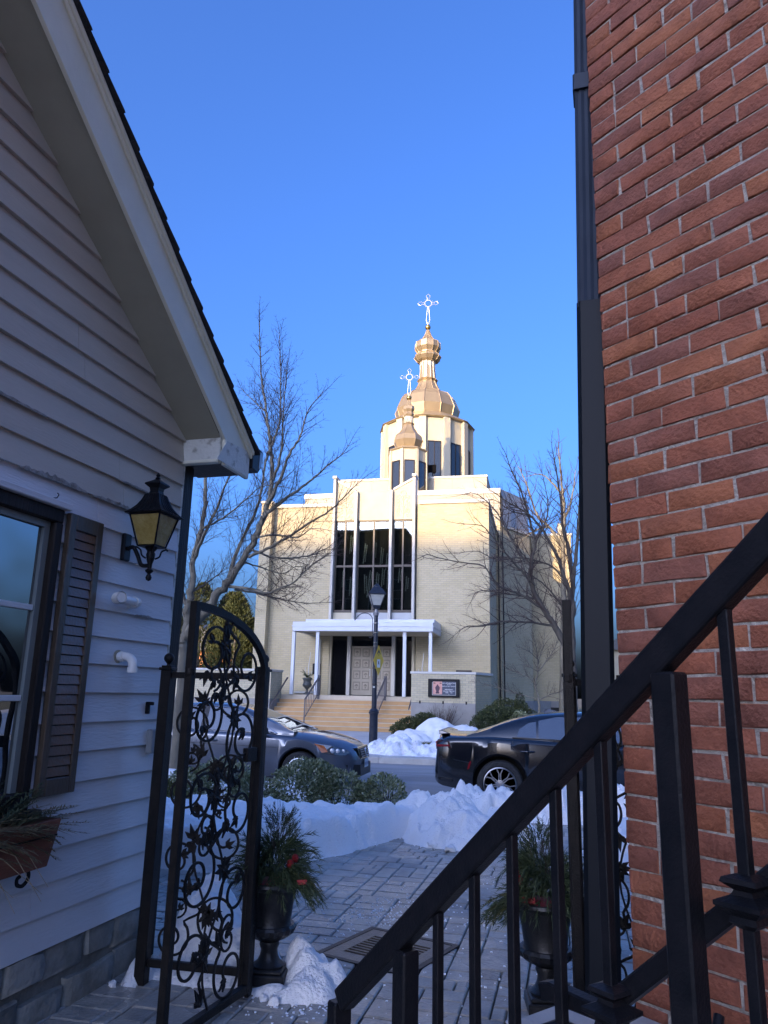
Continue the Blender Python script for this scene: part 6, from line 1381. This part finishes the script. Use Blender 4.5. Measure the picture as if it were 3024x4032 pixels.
bush('cone_evergreen', 'small cone shaped evergreen beside the church wing', (-.83, 31.6, .1), [(0, 0, .5, .42, .5, .4), (0, 0, .95, .3, .35, .3), (0, 0, 1.3, .16, .28, .16)], 2600, .07, m_holly, seed=13)
bush('spreading_juniper', 'low spreading juniper at the foot of the church steps', (-4.7, 28.3, .08), [(0, 0, .3, .55, .32, .4), (.5, .1, .4, .45, .38, .4), (-.35, -.1, .18, .4, .2, .3)], 4500, .09, m_juni, seed=14)
heightfield('roadside_snow', 'gritty grey snow pile on the far kerb beside the street lamp', -4.95, -2.1, 19.55, 21.6, .05, heap(0, 0, [(-3.75, 20.5, .7, .7, .48), (-4.25, 20.6, .45, .6, .36), (-3.1, 20.3, .7, .5, .28), (-2.5, 20.2, .45, .5, .24)], .22, 2.6, 5.0), m_snowdirty, .0)
heightfield('lawn_snow', 'white snow mound in front of the church sign wall', -5.2, -.9, 23.6, 27.8, .07, heap(0, 0, [(-3.45, 25.9, 1.0, 1.3, .72), (-4.1, 25.3, .95, 1.3, .36), (-2.6, 25.9, 1.3, 1.2, .48), (-1.7, 25.9, .8, .9, .30)], .16, 2.0, 7.0), m_snow, .06)
gv = MB(); gr = random.Random(8)
for q in range(2600):
    x, y = gr.uniform(-5.0, -.6), gr.uniform(22.7, 24.4); d = Vector((gr.uniform(-.5, .5), gr.uniform(-.5, .5), 1)).normalized(); needle(gv, Vector((x, y, .05)), d, gr.uniform(.05, .13), .008, gr)
MB().prism([(-4.9, 22.6), (-.4, 22.3), (-.2, 27.8), (-4.2, 28.4)], .0, .082, 'z').build('lawn_patch', m_lawn, kind='structure')
tag(gv.build('lawn_grass', MF('winter grass', [(.08, .085, .03), (.14, .125, .055), (.06, .07, .025)])), 'olive winter grass at the edge of the snow mound', 'grass', kind='stuff')
# evergreen screen far left
m_arb = MF('olive arborvitae', [(.045, .056, .018), (.065, .076, .026), (.03, .042, .014), (.09, .095, .034)], .7)
def conifer(label, loc, h, r_, seed):
    o = thing('arborvitae', label, 'tree', loc, 0, 'evergreens beyond the church'); g = random.Random(seed); mb = MB()
    for q in range(8000):
        z = h*g.random()**.8; a = g.uniform(0, 6.28); prof_ = min(1, (1-z/h)*1.9)**.6*(.9+.25*noise.noise(Vector((math.cos(a)*2, math.sin(a)*2, z*.8+seed)))); rr2 = r_*prof_*g.uniform(.66, 1.10)*(1+.18*noise.noise(Vector((a*3, z*2.2, seed*1.7))))
        p = Vector((math.cos(a)*rr2, math.sin(a)*rr2, z+.2)); d = Vector((math.cos(a)*.6, math.sin(a)*.6, .8))+rvec(g)*.5; leafq(mb, p, d.normalized(), rvec(g), g.uniform(.16, .36), g.uniform(.03, .07))
    mb.build('foliage', m_arb, o); MB().tube([(0, 0, 0), (0, 0, h*.8)], [.2, .05], 8).build('trunk', m_bark, o); return o
for i, (x, y, h, r_) in enumerate([(-23.0, 55, 8.6, 2.0), (-26.2, 55.5, 9.4, 2.2), (-28.5, 54, 8.2, 2.1), (-21.9, 56, 6.6, 1.5), (-24.6, 57.5, 8.9, 2.2), (-31.5, 55, 9.0, 2.3)]):
    conifer(['tallest olive evergreen just left of the church edge', 'broad sunlit evergreen left of the tallest one', 'evergreen half hidden by the tree trunk left of the gate', 'short evergreen touching the church edge', 'evergreen standing behind the front row', 'outermost evergreen hidden by the house corner'][i], (x, y, .1), h, r_, i)
ob = thing('orange_house', 'distant orange rendered house glimpsed through the gate bars', 'house', (-36, 74, 0))
MB().bx(-6, 6, 0, 8, 0, 5.5).build('wall', M('orange render', (.50, .20, .08), .8), ob); MB().prism([(-6.4, 5.5), (6.4, 5.5), (0, 8.5)], -.4, 8.4, 'y').build('roof', m_roof, ob)
for x in (-4, -1.3, 1.3, 4): MB().bx(x-.5, x+.5, -.03, .0, 1.6, 3.4).build('window', m_cglass2, ob)
ph = thing('pale_house', 'distant pale house with grey roof showing beside the downspout', 'house', (9.5, 58, 0))
MB().bx(-5, 5, 0, 8, 0, 5.0).build('wall', m_panel, ph); MB().prism([(-5.4, 5.0), (5.4, 5.0), (0, 8.0)], -.4, 8.4, 'y').build('roof', m_roof, ph)
for x in (-3.6, -1.2, 1.2, 3.6): MB().bx(x-.5, x+.5, -.03, .0, 1.4, 3.2).build('window', m_cglass2, ph)
# ================================================================ added unseen block, sized to shade the street and show in the glass
m_back = M('dark brown brick block', (.10, .065, .05), .85, 0, (.14, .09, .07), .8)
m_lit = glass_dark('shop window glass', (.02, .022, .025), .03, 1.5)
BZ = 8.46+(34+90)/math.cos(SUN_AZ)*math.tan(SUN_EL)
bb = thing('shade_block', 'long dark brick block added far behind the viewer to shade the street, mirrored in the church windows', 'building', (-61, -90, 0))
MB().bx(-34, 33, -14, 0, -.4, BZ-.4).build('wall', m_back, bb); MB().bx(-34.3, 33.3, -14.3, .4, BZ-.4, BZ).build('cornice', m_conc, bb)
for x in range(-6, 7):
    for k in range(6):
        w_ = MB().bx(x*5.2-1.1, x*5.2+1.1, .001, .10, 2.0+k*4.2, 4.6+k*4.2).build('window', m_trimw, bb); MB().bx(x*5.2-.95, x*5.2+.95, .101, .12, 2.15+k*4.2, 4.45+k*4.2).build('pane', m_lit, w_)
